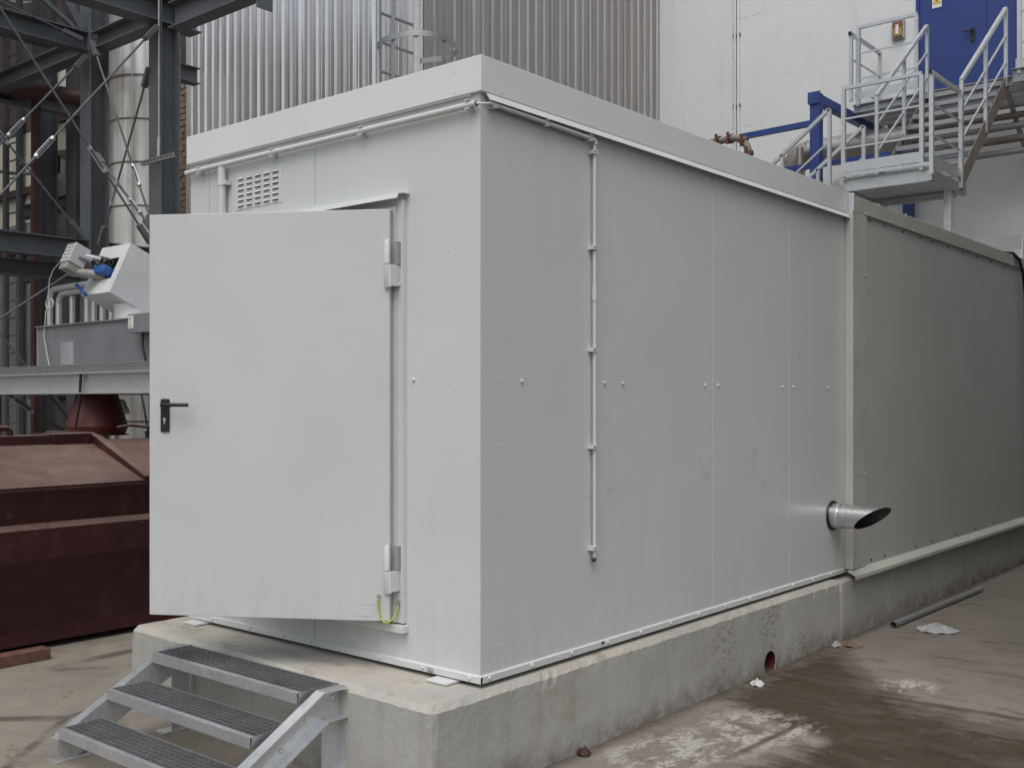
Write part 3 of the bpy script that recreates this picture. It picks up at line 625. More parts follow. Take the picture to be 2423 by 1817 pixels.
# mitred exhaust spout on the side
vy, vz, vr = 3.92, .925, .088
sp = part(B().tube([(.001, vy, vz), (.055, vy, vz)], vr+.004, 28), 'vent_spout', M['galvs'], ct, 40, label='mitred galvanised exhaust spout on the side wall')
b = B(); n = 32; b2 = B()
for bb, rr in ((b, vr), (b2, vr-.004)):
    ring0 = [(.054, vy+rr*math.cos(2*math.pi*i/n), vz+rr*math.sin(2*math.pi*i/n)) for i in range(n)]
    ring1 = [(.305+.118*math.cos(2*math.pi*i/n-R(62)), vy+rr*math.cos(2*math.pi*i/n), vz+rr*math.sin(2*math.pi*i/n)) for i in range(n)]
    bb.add(ring0+ring1, [(i, (i+1) % n, n+(i+1) % n, n+i) for i in range(n)])
o_ = [(.305+.118*math.cos(2*math.pi*i/n-R(62)), vy+vr*math.cos(2*math.pi*i/n), vz+vr*math.sin(2*math.pi*i/n)) for i in range(n)]
i_ = [(.305+.118*math.cos(2*math.pi*i/n-R(62)), vy+(vr-.004)*math.cos(2*math.pi*i/n), vz+(vr-.004)*math.sin(2*math.pi*i/n)) for i in range(n)]
b.add(o_+i_, [(i, (i+1) % n, n+(i+1) % n, n+i) for i in range(n)])
part(b, 'mitred_tube', M['galvs'], sp, 40); part(b2, 'tube_lining', M['boreshade'], sp, 40)
part(B().tube([(.0005, vy, vz), (.012, vy, vz)], vr+.022, 28), 'rubber_collar', M['black'], sp, 40)
part(B().tube([(.055, vy, vz), (.068, vy, vz)], vr+.0075, 28), 'bead', M['galvb'], sp, 40)
part(B().tube([(.105, vy, vz), (.113, vy, vz)], vr+.004, 28), 'bead', M['galv'], sp, 40)
part(B().tube([(.056, vy, vz), (.06, vy, vz)], vr-.005, 24), 'dark_inside', M['dark'], sp)

# ================================================================== REAR CONTAINER
rc = thing('equipment_container', 'darker greenish grey container joined behind the light grey one', 'container', (-1.15, 7.8, .44), 'equipment containers in a row')
RX, RY0, RY1 = .045, 4.24, 12.3
part(B().box(-2.36, RX, RY0, RY1, .444, 3.21), 'body', M['rear'], rc)
part(B().box(-2.36, .062, RY0-.05, RY1, 3.212, 3.332), 'roof_flashing', M['reartrim'], rc, bev=.004)
part(B().box(.0015, .066, 4.145, 4.2395, .50, 3.2115), 'corner_return', M['reartrim'], rc, bev=.006)
part(B().box(RX+.0004, .062, 4.2399, 4.418, 1.205, 3.2115).box(RX+.0004, .060, 4.2399, 4.418, .50, 1.2035), 'corner_trim', M['reartrim'], rc)
part(B().box(.03, .075, 4.146, 4.165, 3.21, 3.345), 'corner_fold', M['galvb'], rc)
part(B().prism([(RX+.0004, .498), (RX+.004, .498), (.112, .462), (.114, .436), (.110, .436), (.108, .459), (RX+.0004, .492)], 'y', 4.09, RY1), 'base_flashing', M['reartrim'], rc)
for y in (4.402, 4.918, 5.44, 5.939, 6.354, 6.892, 7.384, 7.914, 8.45): inst(ME_SCREW, 'screw', rc, (.062, y, 3.222), SIDE)
MEDS = mesh_of(stud(.0085, .010), 'screw', M['black'])
for y in (4.521, 4.83, 5.246, 5.651, 5.973, 6.388, 6.797, 7.25, 7.7, 8.2): inst(MEDS, 'screw', rc, (RX, y, 3.185), SIDE)
for y in (4.55, 4.83, 5.55, 5.95, 6.6, 7.2, 7.8): inst(MEDS, 'screw', rc, (RX, y, .53), SIDE)
for z in (2.738, 2.221, 1.729, 1.21): inst(ME_SCREW, 'screw', rc, (.061, 4.376, z), SIDE)
for z in (2.85, 2.544, 2.243, 1.9, 1.779, 1.35, .95): inst(ME_SCREW, 'screw', rc, (RX, 8.13, z), SIDE)
for y in (4.7, 5.3, 5.87, 6.5, 7.2): inst(ME_SCREW, 'screw', rc, (.05, y, 3.332), rot=(R(-90), 0, 0))
cbk = solo(B().tube([(-.3, 8.3, 3.345), (.0, 8.34, 3.35), (.06, 8.45, 3.345), (.085, 8.6, 3.29), (.09, 8.72, 3.16), (.085, 8.82, 2.95), (.075, 8.9, 2.6), (.075, 8.95, 2.0), (.08, 9.0, .5)], .017, 8), 'power_cable', M['black'], 'black cable hanging over the far end of the rear container', 'cable', smooth=50)
gb = thing('galvanised_bracket', 'flat galvanised guard sheet showing above the far roof edge', 'guard', (-.5, 10, 3.3))
part(B().box(-.85, -.26, 10, 10.012, 3.60, 3.765), 'sheet', M['galvd'], gb)
part(B().box(-.27, -.24, 10.0125, 10.05, 3.332, 3.70).box(-.84, -.80, 10.0125, 10.05, 3.332, 3.70), 'post', M['galv'], gb)

# ================================================================== STEPS
stp = thing('metal_steps', 'short galvanised steel steps with three grating treads before the open door', 'steps', (-1.18, -.75, 0))
web = [(-.36, .308), (-.47, .308), (-1.0, .014), (-1.10, .014), (-1.10, .115), (-.50, .451), (-.36, .451)]
for sgn, xw in ((1, -.563), (-1, -1.80)):
    fo = (xw+.003, xw+.060) if sgn > 0 else (xw-.060, xw-.003)
    s_ = part(B().prism(web, 'x', xw-.003, xw+.003), 'stringer', M['galvst'], stp)
    part(B().plate([(-.36, .451), (-.50, .451), (-1.10, .115)], *fo, t=.007), 'flange', M['bright'], s_)
    part(B().plate([(-1.0, .014), (-.47, .308), (-.36, .308)], *fo, t=.007), 'flange', M['galvst'], s_)
    lw = part(B().box(xw-.003, xw+.003, -.47, -.366, .012, .307).box(fo[0]+(0 if sgn > 0 else .015), fo[1]-(.015 if sgn > 0 else 0), -.366, -.360, .012, .307), 'leg', M['galvst'], stp)
    part(B().box(fo[0]-.012, fo[1]+.012, -.525, -.350, .0005, .0118), 'foot_plate', M['galvb'], lw, bev=.002)
    part(B().box(fo[0]-.012, fo[1]+.012, -1.105, -.915, .0005, .0135), 'foot_plate', M['galvb'], stp, bev=.002)
    rotv = SIDE if sgn > 0 else -SIDE
    for yy, zz in ((-.405, .40), (-.60, .37), (-.70, .225), (-.83, .225), (-.95, .10), (-1.05, .09)):
        o = inst(mesh_of(stud(.012, .010, n=6), 'bolt', M['galvst']) if False else ME_SCREW, 'bolt', stp, (xw+.003*sgn, yy, zz), rotv); o.scale = (1.5, 1.2, 1.5)
# grating tread, copied with its pieces
x0, x1, dp_ = -1.793, -.595, .235
tl = thing('tread_source', 'x', 'x'); first = True
gr = B()
for k in range(7): gr.box(x0+.004, x1-.004, .032+k*.0325, .0355+k*.0325, -.030, 0)
for k in range(28): gr.box(x0+.014+k*.043, x0+.017+k*.043, .004, dp_-.004, -.012, -.003)
nos = B().box(x0, x1, 0, .003, -.048, .001).box(x0, x1, .003, .028, -.002, .0012).box(x0, x1, dp_-.003, dp_, -.035, .0005)
endp = B().box(x0-.004, x0-.0005, .01, dp_+.01, -.05, .001).box(x1+.0005, x1+.004, .01, dp_+.01, -.05, .001)
mg, mn, mp = mesh_of(gr, 'grating', M['galvg']), mesh_of(nos, 'nosing', M['galv']), mesh_of(endp, 'end_plate', M['galvd'])
bpy.data.objects.remove(tl)
for yy, zz in ((-.590, .450), (-.845, .310), (-1.095, .170)):
    t = inst(mn, 'tread', stp, (0, yy, zz))
    for me, nm in ((mg, 'grating'), (mp, 'end_plate')):
        o = bpy.data.objects.new(nm, me); COL.objects.link(o); o.parent = t
        if nm == 'grating': o['kind'] = 'stuff'

# ================================================================== THINGS ON THE GROUND
b = B(); pa, pb = (.196, 4.62, .0262), (.237, 6.71, .0262)
b.tube([pa, pb], .0255, 14, caps=False).tube([pa, pb], .021, 14, caps=False)
solo(b, 'steel_pipe', M['galvd'], 'grey steel pipe lying on the ground along the far plinth', 'pipe', smooth=50)
def crumple(cx, cy, rx, ry, h, seed, n=16, rings=5, serr=0):
    rd = random.Random(seed); vs = []; fs = []
    for i in range(rings+1):
        f = (i+.2)/(rings+.2)
        for k in range(n):
            a = 2*math.pi*k/n; q = 1+(serr if (k % 2 and i == rings) else 0)+rd.uniform(-.08, .08)
            vs.append((cx+rx*f*q*math.cos(a), cy+ry*f*q*math.sin(a), max(.003, h*(1-f**2)*(1+rd.uniform(-.35, .35))+(.012 if (k % 2) else 0)+.004)))
    for i in range(rings):
        for k in range(n): fs.append((i*n+k, i*n+(k+1) % n, (i+1)*n+(k+1) % n, (i+1)*n+k))
    fs.append(tuple(range(n))[::-1])
    vs2 = [(x, y, max(.0006, z-.003)) for x, y, z in vs]; m = len(vs)
    fs += [tuple(q+m for q in f[::-1]) for f in list(fs)]
    for k in range(n): fs.append((rings*n+k, rings*n+(k+1) % n, m+rings*n+(k+1) % n, m+rings*n+k))
    return B().add(vs+vs2, fs)
solo(crumple(.49, 4.74, .14, .12, .038, 3, 18, 5, .16), 'plastic_sheet', M['sheet'], 'crumpled pale grey plastic sheet with scalloped edge on the yard', 'plastic sheet')
solo(crumple(.165, 2.40, .036, .030, .03, 5, 9, 3, .3), 'paper_scrap', M['paper'], 'small crumpled white paper scrap by the drain hole', 'paper')
solo(crumple(.18, 3.80, .085, .04, .025, 8, 9, 3, .35), 'wood_splinter', M['brown'], 'broken brown splinters against the plinth joint', 'debris')
solo(crumple(.115, 3.72, .035, .03, .03, 18, 8, 3, .2), 'stone', M['sheet'], 'small pale stone beside the broken brown splinters', 'stone')
solo(crumple(.105, .66, .035, .03, .03, 9, 9, 3, .2), 'stone', M['rust'], 'dark brown stone at the foot of the near plinth', 'stone', smooth=60)
solo(B().box(-3.99, -3.87, -1.9, -.105, .001, .078), 'timber_baulk', M['timber'], 'brown timber baulk on the ground beside the maroon skip', 'timber', bev=.004)
gv = B(); rd = random.Random(4)
for k in range(170):
    x, y = (rd.uniform(.07, 1.6), rd.uniform(.3, 5.)) if rd.random() < .65 else (rd.uniform(-3.6, -.2), rd.uniform(-1.6, -.4))
    if -1.95 < x < -.45 and y > -1.15: continue
    s = rd.uniform(.003, .009); a = rd.random()*3
    gv.add([(x+s*math.cos(a+i*2.1)*rd.uniform(.7, 1.2), y+s*math.sin(a+i*2.1)*rd.uniform(.7, 1.2), .0005) for i in range(3)]+[(x, y, s*.9)], [(0, 1, 3), (1, 2, 3), (2, 0, 3), (0, 2, 1)])
for k in range(620):      # grit swept against the foot of the plinths
    y = rd.uniform(-.3, 9) if k % 3 else rd.uniform(.3, 4.2); x = .064+abs(rd.gauss(0, .05)); s = rd.uniform(.002, .007); a = rd.random()*3
    gv.add([(x+s*math.cos(a+i*2.1)*rd.uniform(.7, 1.3), y+s*math.sin(a+i*2.1)*rd.uniform(.7, 1.3), .0005) for i in range(3)]+[(x, y, s*.8)], [(0, 1, 3), (1, 2, 3), (2, 0, 3), (0, 2, 1)])
solo(gv, 'grit', M['brown'], kind='stuff')

# ================================================================== MAROON SKIP
sk = thing('waste_skip', 'dusty maroon steel skip with sloping lid beside the container', 'skip', (-5.2, -.6, 0))
HX = -4.15
prof = [(HX-.05, .05), (HX-.07, .15), (HX-.035, .40), (HX+.035, .655), (HX+.012, .868), (HX-.042, .905), (HX-.012, 1.15), (HX-2.4, 1.15), (HX-2.4, .05)]
part(B().prism(prof, 'y', -4.2, 3.4), 'hull', M['hull'], sk)
part(B().prism([(HX-.016, 1.1505), (HX-.016, 1.166), (HX-.78, 1.425), (HX-.86, 1.43), (HX-1.6, 1.43), (HX-2.38, 1.166), (HX-2.38, 1.1505)], 'y', -4.1, .775), 'lid', M['hull'], sk)
part(B().prism([(HX-.016, 1.1505), (HX-.016, 1.166), (HX-.78, 1.425), (HX-.86, 1.43), (HX-1.6, 1.43), (HX-2.38, 1.166), (HX-2.38, 1.1505)], 'y', .845, 3.3), 'lid', M['hull'], sk)
part(B().prism([(HX-.005, 1.1503), (HX+.0, 1.20), (HX-.76, 1.488), (HX-.9, 1.515), (HX-1.6, 1.515), (HX-1.6, 1.1503)], 'y', .776, .844), 'lid_seam', M['hull'], sk, bev=.006)
part(B().box(HX-1.15, HX-.80, .45, .7755, 1.4305, 1.51).box(HX-1.15, HX-.84, -4.1, .4495, 1.4305, 1.50), 'ridge_flange', M['hull'], sk)
part(B().box(HX+.002, HX+.018, -4.2, 3.4, 1.135, 1.149), 'rim', M['hull'], sk)
part(B().tube([(HX-1.0, -.5, 1.555), (HX-1.0, .18, 1.56), (HX-1.0, .2, 1.54), (HX-1.0, .2, 1.5)], .024, 10).box(HX-1.03, HX-.97, -.03, .03, 1.50, 1.54), 'lid_handle', M['hull'], sk, 50)
for y in (-3, -1.2, 2.6): part(B().box(HX-1.9, HX-.4, y-.06, y+.06, .001, .0495), 'runner', M['hull'], sk)
part(B().tube([(HX-.85, 1.02, 1.55), (HX-.85, 1.15, 1.57), (HX-.85, 1.3, 1.55), (HX-.85, 1.42, 1.60)], .012, 8).box(HX-.88, HX-.82, 1.38, 1.44, 1.43, 1.62), 'latch', M['hull'], sk, 50)

# ================================================================== LEFT STEEL FRAME
sf = thing('steel_structure', 'grey steel column and beam frame with cross braces left of the container', 'steel frame', (-8.6, 3.2, 0))
HC = 11.5
def hcol(x, y, name='column', h=HC, s=.255, par=sf, m='steel'):
    return part(B().ibeam((x, y, 0), (x, y, h), s, s, .016, .011, up=(0, 1, 0)), name, M[m], par)
# H columns with flanges facing front and back
c1 = hcol(-8.005, 3.325); c2 = hcol(-9.628, 3.325)
hcol(-13.05, 4.35, s=.28); hcol(-12.72, 4.75, s=.3)
def beam(p, q, h=.25, bw=.2): return part(B().ibeam(p, q, bw, h, .015, .010), 'beam', M['steel'], sf)
beam((-8.005, -2.2, 6.37), (-8.005, 3.75, 6.37), .30, .26)
beam((-9.49, 3.3, 6.34), (-8.14, 3.3, 6.34), .22)
beam((-9.628, -3, 6.34), (-9.628, 3.19, 6.34), .24)
beam((-9.628, -3, 3.69), (-9.628, 3.19, 3.69), .25); beam((-9.628, 3.46, 3.69), (-9.628, 7, 3.69), .25)
beam((-9.9, -3, 3.42), (-9.9, 6, 3.42), .2)
beam((-7.73, 3.3, 6.25), (-6.05, 3.3, 6.25), .3, .2)
part(B().box(-6.045, -6.03, 3.2, 3.4, 5.94, 6.42), 'end_plate', M['steel'], sf)
beam((-11.4, -3, 6.9), (-11.4, 6, 6.9), .25); beam((-12.4, -3, 6.25), (-12.4, 6, 6.25), .22)
beam((-14, 1.2, 6.75), (-8.15, 1.2, 6.75), .22); beam((-15, 5.6, 6.8), (-11.4, 5.6, 6.8), .22)
beam((-15, 4.9, 5.0), (-10.9, 4.9, 5.0), .2); beam((-15, 4.9, 3.9), (-10.9, 4.9, 3.9), .2)
beam((-14, 3.3, 6.34), (-9.77, 3.3, 6.34), .22)
for a in ((-9.62, 3.12, 6.6), (-9.62, 2.6, 7.3)): pass
part(B().bar((-9.60, 2.55, 7.4), (-9.60, 3.12, 6.5), .10, .10).bar((-9.60, 1.5, 7.4), (-9.60, 3.1, 6.45), .05, .05), 'knee_brace', M['steel'], sf)
def rod(p, q, tb=None, r=.013, gus=(1, 1)):
    p, q = Vector(p), Vector(q); d = (q-p).normalized()
    o = part(B().tube([p, q], r, 8), 'brace_rod', M['steel'], sf, 50)
    if tb is not None:
        c = p.lerp(q, tb); u = Vector((0, 0, 1)); sdv = d.cross(u).normalized(); n2 = d.cross(sdv).normalized(); L = .14
        bb = B()
        for s in (-1, 1): bb.tube([c-d*L+n2*s*.022, c+d*L+n2*s*.022], .007, 6)
        for s in (-1, 1): bb.tube([c+d*(s*L-.02), c+d*(s*L+.02)], .027, 8)
        part(bb, 'turnbuckle', M['galv'], o, 50)
    for e, k in ((p, gus[0]), (q, gus[1])):
        if k:
            s = 1 if e == p else -1
            part(B().bar(e-d*s*.02, e+d*s*.22, .07, .05), 'fork_end', M['steel'], o)
    return o
XB = -7.874
rod((XB, 3.13, 6.12), (XB, 1.0, 3.48), .62); rod((XB, .9, 6.42), (XB, 3.05, 3.62), .70)
rod((XB-1.63, 3.13, 6.12), (XB-1.63, 1.2, 3.75), .45); rod((XB-1.63, 1.5, 5.55), (XB-1.63, 3.1, 3.85), .35)
rod((-9.45, 3.2, 6.3), (-8.02, 3.2, 3.78), .72); rod((-8.13, 3.2, 5.70), (-9.25, 3.2, 3.75), .70)
rod((-9.45, 3.25, 4.9), (-8.13, 3.25, 3.8), .7, .016)
rod((XB-1.6, 3.1, 3.5), (XB-1.6, 1.3, 2.2)); rod((XB-1.6, 1.3, 3.5), (XB-1.6, 3.1, 1.3)); rod((XB-1.6, -.3, 6.95), (XB-1.6, 3.05, 6.32), r=.01)
rod((-9.4, 3.3, 1.3), (-8.3, 3.3, 3.2)); rod((-8.25, 3.3, 1.2), (-8.9, 3.3, 3.2)); rod((-9.5, 2.9, 1.35), (-9.3, 1.4, 2.3), .4)
rod((XB-1.7, 0.0, 6.78), (-7.95, 3.35, 6.72), r=.008, gus=(0, 0))
# unseen roof added over the frame to keep it dark
part(B().box(-20, -10.8, -4, 3.6, 9.2, 9.3), 'shade_roof', M['deck'], sf)
# perforated channel and cable run on the front column
pc = B().box(-8.15, -7.44, 3.10, 3.135, 4.545, 4.552).box(-8.15, -7.44, 3.10, 3.104, 4.552, 4.60)
part(pc, 'perforated_channel', M['galvd'], c1)
hl = B()
for k in range(14): hl.box(-8.12+k*.048, -8.095+k*.048, 3.098, 3.0995, 4.565, 4.59)
part(hl, 'slots', M['dark'], c1, kind='stuff')
part(B().tube([(-7.872, 3.17, 9), (-7.872, 3.17, 4.85)], .009, 8).tube([(-7.872, 3.17, 4.85), (-7.872, 3.165, 4.62)], .018, 8), 'cable_gland', M['cable'], c1, 50)
# frame ladder at the far left
fl = thing('caged_ladder', 'dark caged steel ladder inside the grey steel frame', 'ladder', (-13.8, 4.2, 0))
for xx in (-14.05, -13.58): part(B().bar((xx, 4.2, .0), (xx, 4.2, 8.6), .11, .06), 'stile', M['steel'], fl)
for k in range(28): part(B().tube([(-14.05, 4.2, .3+k*.28), (-13.58, 4.2, .3+k*.28)], .014, 6), 'rung', M['steel'], fl)
for zz in (3.9, 5.5, 7.05, 8.3): part(B().tube(arc((-13.815, 4.2, zz), .42, -10, 190, 12, (1, 0, 0), (0, 1, 0)), .03, 6), 'hoop', M['galvd'], fl, 50)

# ---- insulated stack, one lagging section at a time
sc_ = thing('insulated_stack', 'silver lagged pipe stack rising behind the grey columns', 'stack', (-10.0, 4.25, 0))
SX, SY, SR = -10.2, 4.38, .47
zz = [0, 1.5, 2.06, 2.65, 3.24, 3.83, 4.42, 5.01, 5.60, 6.19, 6.78, 7.3]
for a, c in zip(zz, zz[1:]): part(B().tube([(SX, SY, a), (SX, SY, c-.012)], SR+random.uniform(-.003, .003), 36), 'lagging_section', M['lag'], sc_, 40)
for a in zz[1:-1]: part(B().tube([(SX, SY, a-.016), (SX, SY, a+.006)], SR+.008, 36), 'band', M['rustbar'], sc_, 40)
part(B().bar((SX+.30, SY-.37, 2.6), (SX+.30, SY-.37, 7.2), .012, .012), 'seam', M['lag'], sc_)
el = thing('pipe_elbow', 'small silver pipe elbow near the stack foot', 'pipe', (-8.5, 3.2, 1.3))
part(B().tube(arc((-8.42, 3.0, 1.62), .12, 0, 180, 10, (1, 0, 0), (0, 0, 1))+[(-8.54, 3.0, 1.2)], .055, 12), 'bend', M['lag'], el, 50)
part(B().box(-8.75, -8.1, 2.9, 3.15, 1.17, 1.2).box(-8.5, -8.44, 3.0, 3.05, 0, 1.17), 'tray', M['lag'], el)

# ---- rear vessel, brown pipe and background walls
rv = thing('rear_vessel', 'silver vessel with dark band deep inside the steel frame', 'vessel', (-15.1, 6.0, 0))
part(B().tube([(-15.1, 6.0, 6.85), (-15.1, 6.0, 8.2)], .55, 32), 'shell', M['lag'], rv, 40)
part(B().tube([(-15.1, 6.0, 6.68), (-15.1, 6.0, 6.845)], .59, 32), 'band', M['rust'], rv, 40)
part(B().tube([(-15.1, 6.0, 6.2), (-15.1, 6.0, 6.675)], .50, 32), 'skirt', M['palewall'], rv, 40)
for x, y in ((-15.4, 5.7), (-14.8, 6.2)): part(B().bar((x, y, 0), (x, y, 6.19), .12, .12), 'leg', M['rust'], rv)
bp = thing('brown_pipe', 'thick red brown pipe crossing behind the steel columns', 'pipe', (-12.4, 4, 6.3))
part(B().tube([(-13.4, 2.6, 6.0), (-12.8, 3.1, 6.2), (-12.4, 3.45, 6.30), (-12.0, 3.75, 6.30), (-11.5, 4.1, 6.18), (-10.9, 4.9, 6.05)], .12, 14), 'pipe_run', M['rust'], bp, 60)
part(B().box(-12.15, -12.05, 3.7, 3.8, 0, 6.17), 'pipe_post', M['rust'], bp)
sh = thing('shed', 'shed wall coloured dark for the deep shade behind the steel frame', 'shed', (-20, 8, 0))
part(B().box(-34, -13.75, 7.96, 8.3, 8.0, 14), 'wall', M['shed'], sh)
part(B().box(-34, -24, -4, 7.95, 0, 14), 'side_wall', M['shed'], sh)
for z in (5.2, 6.55): part(B().box(-34, -17.3, 7.86, 7.955, z, z+.16), 'rail', M['rust'], sh)
for x in (-21.5, -19.4): part(B().box(x, x+.2, 7.80, 7.855, 0, 8.6), 'mullion', M['steel'], sh)
part(B().box(-34, -17.2, 7.97, 8.2, 0, 5.9), 'plinth_wall', M['tank'], sh)
solo(B().box(-34, -17.2, 7.96, 8.2, 5.905, 7.995), 'rendered_wall', M['palewall'], 'pale rendered wall glimpsed through the steel frame', 'wall')
# dim plant inside the frame: pump sets, tanks
dt = thing('storage_drum', 'dim rusty drum standing inside the steel frame', 'drum', (-14.3, 5.1, 0))
part(B().tube([(-14.35, 5.2, 0), (-14.35, 5.2, 5.4), (-14.35, 5.2, 5.6)], [.42, .42, .3], 20), 'shell', M['rustbar'], dt, 40)
part(B().tube([(-14.35, 5.2, 5.02), (-14.35, 5.2, 5.08)], .44, 20), 'band', M['rust'], dt, 40)
pr_ = thing('process_pipes', 'dark horizontal process pipes low inside the steel frame', 'pipes', (-11, 4, 2.5))
for z, r in ((2.35, .09), (2.75, .06), (1.85, .07)): part(B().tube([(-15, 4.9+z*.1, z), (-10.45, 4.9+z*.1, z)], r, 10), 'pipe_run', M['rust'], pr_, 50)
for x in (-14.2, -12.7, -11.3): part(B().bar((x, 5.3, 0), (x, 5.3, 3), .08, .08), 'stanchion', M['steel'], pr_)

# ---- stone wall strip with yellow pipe
sw = thing('stone_wall', 'tan coursed stone wall in the gap beside the aluminium building', 'wall', (-14.6, 7.8, 0))
part(B().box(-17.1, -13.72, 7.72, 7.95, 0, 9), 'core', M['mortar'], sw)
msb = mesh_of(B().box(0, .21, -.02, .0, 0, .105), 'stone', M['stone'])
for j in range(40):
    for i in range(5):
        inst(msb, 'stone', sw, (-14.85+i*.225+(.11 if j % 2 else 0), 7.72+random.uniform(-.006, .004), 3.2+j*.118), scale=(random.uniform(.9, 1.0), 1, random.uniform(.9, 1.02)))
yp = thing('yellow_pipe', 'thin dull yellow pipe on the tan stone wall', 'pipe', (-14.0, 7.6, 0))
part(B().tube([(-13.98, 7.63, 0), (-13.98, 7.63, 6.1), (-13.9, 7.63, 6.16), (-13.78, 7.63, 6.16)], .035, 8), 'pipe_run', M['pipeb'], yp, 50)
part(B().tube([(-14.4, 7.64, 4.9), (-13.8, 7.64, 4.9)], .03, 8), 'branch', M['pipeb'], yp, 50)

# ================================================================== PLATFORM WITH TANK
pl = thing('steel_platform', 'raised grey steel platform beam carrying the tank, left of the door', 'platform', (-7.5, 2.2, 0))
part(B().chan((-12, 1.6, 1.945), (-4.9, 1.6, 1.945), .08, .205, .012), 'edge_beam', M['galv'], pl)
part(B().chan((-12, 3.1, 1.945), (-4.9, 3.1, 1.945), .08, .205, .012), 'edge_beam', M['galvd'], pl)
part(B().box(-12, -4.9, 1.66, 3.1, 2.05, 2.075), 'deck', M['galvd'], pl)
for x in (-11.5, -8.9, -5.1): part(B().bar((x, 2.9, 0), (x, 2.9, 1.845), .12, .12), 'leg', M['steel'], pl)
tr = part(B().box(-12, -4.9, 1.585, 1.589, 2.053, 2.135).box(-12, -4.9, 1.589, 1.70, 2.0765, 2.080), 'cable_tray', M['galvd'], pl)
hl = B()
for k in range(240):
    for j in range(3): hl.box(-11.0+k*.025, -10.988+k*.025, 1.5835, 1.5848, 2.068+j*.023, 2.078+j*.023)
part(hl, 'perforations', M['dark'], tr, kind='stuff')
tk = thing('rectangular_tank', 'grey rectangular steel tank standing on the raised platform', 'tank', (-6.5, 2.2, 2.08))
part(B().box(-7.80, -4.95, 1.71, 2.65, 2.081, 2.545), 'body', M['tank'], tk)
part(B().box(-7.83, -4.93, 1.685, 2.67, 2.546, 2.560), 'rim', M['tank'], tk)
part(B().box(-7.818, -7.801, 1.70, 1.73, 2.081, 2.545), 'edge_angle', M['galv'], tk)
part(B().box(-7.18, -7.16, 1.64, 1.705, 2.081, 2.375).box(-7.159, -7.04, 1.70, 1.709, 2.081, 2.375), 'bracket', M['galv'], tk)
jb = thing('junction_box', 'grey junction box with a white label on the tank corner', 'junction box', (-5.6, 1.66, 2.40))
part(B().box(-5.80, -5.40, 1.58, 1.683, 2.40, 2.575), 'case', M['tank'], jb, bev=.004)
part(B().box(-5.785, -5.70, 1.577, 1.5797, 2.445, 2.56), 'name_plate', M['signw'], jb)
for k, (a, c_) in enumerate(((2.535, .045), (2.52, .03), (2.495, .05), (2.47, .035), (2.457, .045))): part(B().box(-5.772, -5.772+c_, 1.5755, 1.5767, a, a+.007), 'print_line', M['tank'], jb)
part(B().tube([(-5.62, 1.63, 2.40), (-5.63, 1.63, 2.32), (-5.60, 1.62, 2.25), (-5.57, 1.64, 2.10)], .012, 8), 'cable_tail', M['black'], jb, 50)
# hood: sheet metal cover tilted about the x axis
hd = thing('metal_cover', 'tilted aluminium sheet cover over the tank with a valve actuator', 'cover', (-7.16, 2.3, 2.56))
HL, HR = -7.455, -6.877
q = [(2.0, 2.888), (2.241, 3.416), (2.70, 3.20), (2.42, 2.678)]       # front-bottom, front-top, back-top, back-bottom in y,z
q[2] = (q[1][0]+.50, q[1][1]-.225); q[3] = (q[0][0]+.50, q[0][1]-.225)
up_ = Vector((0, q[1][0]-q[0][0], q[1][1]-q[0][1])).normalized(); bk_ = Vector((0, .50, -.225)).normalized(); ft = Vector((0, q[0][0], q[0][1]))
MH = Matrix(((1, 0, 0, HL), (0, bk_.y, up_.y, ft.y), (0, bk_.z, up_.z, ft.z), (0, 0, 0, 1)))   # local: x, back, up
W_, Hh, Dd, t_ = HR-HL, .58, .60, .006
ox0, ox1, oz0, oz1 = .11, .47, .17, .42
part(B().box(0, ox0, 0, t_, 0, Hh).box(ox1, W_, 0, t_, 0, Hh).box(ox0, ox1, 0, t_, 0, oz0).box(ox0, ox1, 0, t_, oz1, Hh).xf(MH), 'front_panel', M['hood'], hd)
part(B().box(W_-t_, W_-.0002, t_+.0003, Dd, 0, Hh).xf(MH), 'side_panel', M['hood'], hd)
part(B().box(.0002, t_, t_+.0003, Dd, 0, Hh).xf(MH), 'side_panel', M['hood'], hd)
part(B().box(t_+.0003, W_-t_-.0003, t_+.0003, Dd, 0, t_).box(t_+.0003, W_-t_-.0003, t_+.0003, Dd, Hh-t_, Hh-.0003).xf(MH), 'top_and_bottom', M['hood'], hd)
part(B().box(t_+.001, W_-t_-.001, .3, .31, t_+.001, Hh-t_-.001).xf(MH), 'inner_partition', M['dark'], hd)
part(B().bar(MH @ Vector((W_-.05, -.003, 0)), MH @ Vector((W_-.05, -.003, Hh)), .03, .002, up=tuple(-bk_)), 'fold', M['hood'], hd)
part(B().tube([(-7.06, 2.36, 2.56), (-7.06, 2.36, 2.79)], .185, 28), 'neck', M['hood'], hd, 40)
va = thing('valve_actuator', 'blue and grey valve actuator in the opening of the tilted cover', 'actuator', (-7.3, 2.0, 3.1))
bx = B().box(.02, .20, -.36, -.18, .20, .42).xf(MH); part(bx, 'control_box', M['ctl'], va, bev=.006)
part(B().box(.0, .021, -.34, -.20, .23, .40).xf(MH), 'motor_cap', M['tank'], va)
part(B().box(.03, .19, -.35, -.19, .12, .199).xf(MH), 'gear_case', M['gear'], va, bev=.01)
for i in range(3):
    for j in range(4): part(B().box(.045+i*.05+(.012 if j % 2 else 0), .066+i*.05+(.012 if j % 2 else 0), -.3625, -.3603, .235+j*.042, .247+j*.042).xf(MH), 'vent_slot', M['dark'], va)
part(B().box(.04, .18, -.3625, -.3603, .400, .414).xf(MH), 'label_strip', M['pipeb'], va)
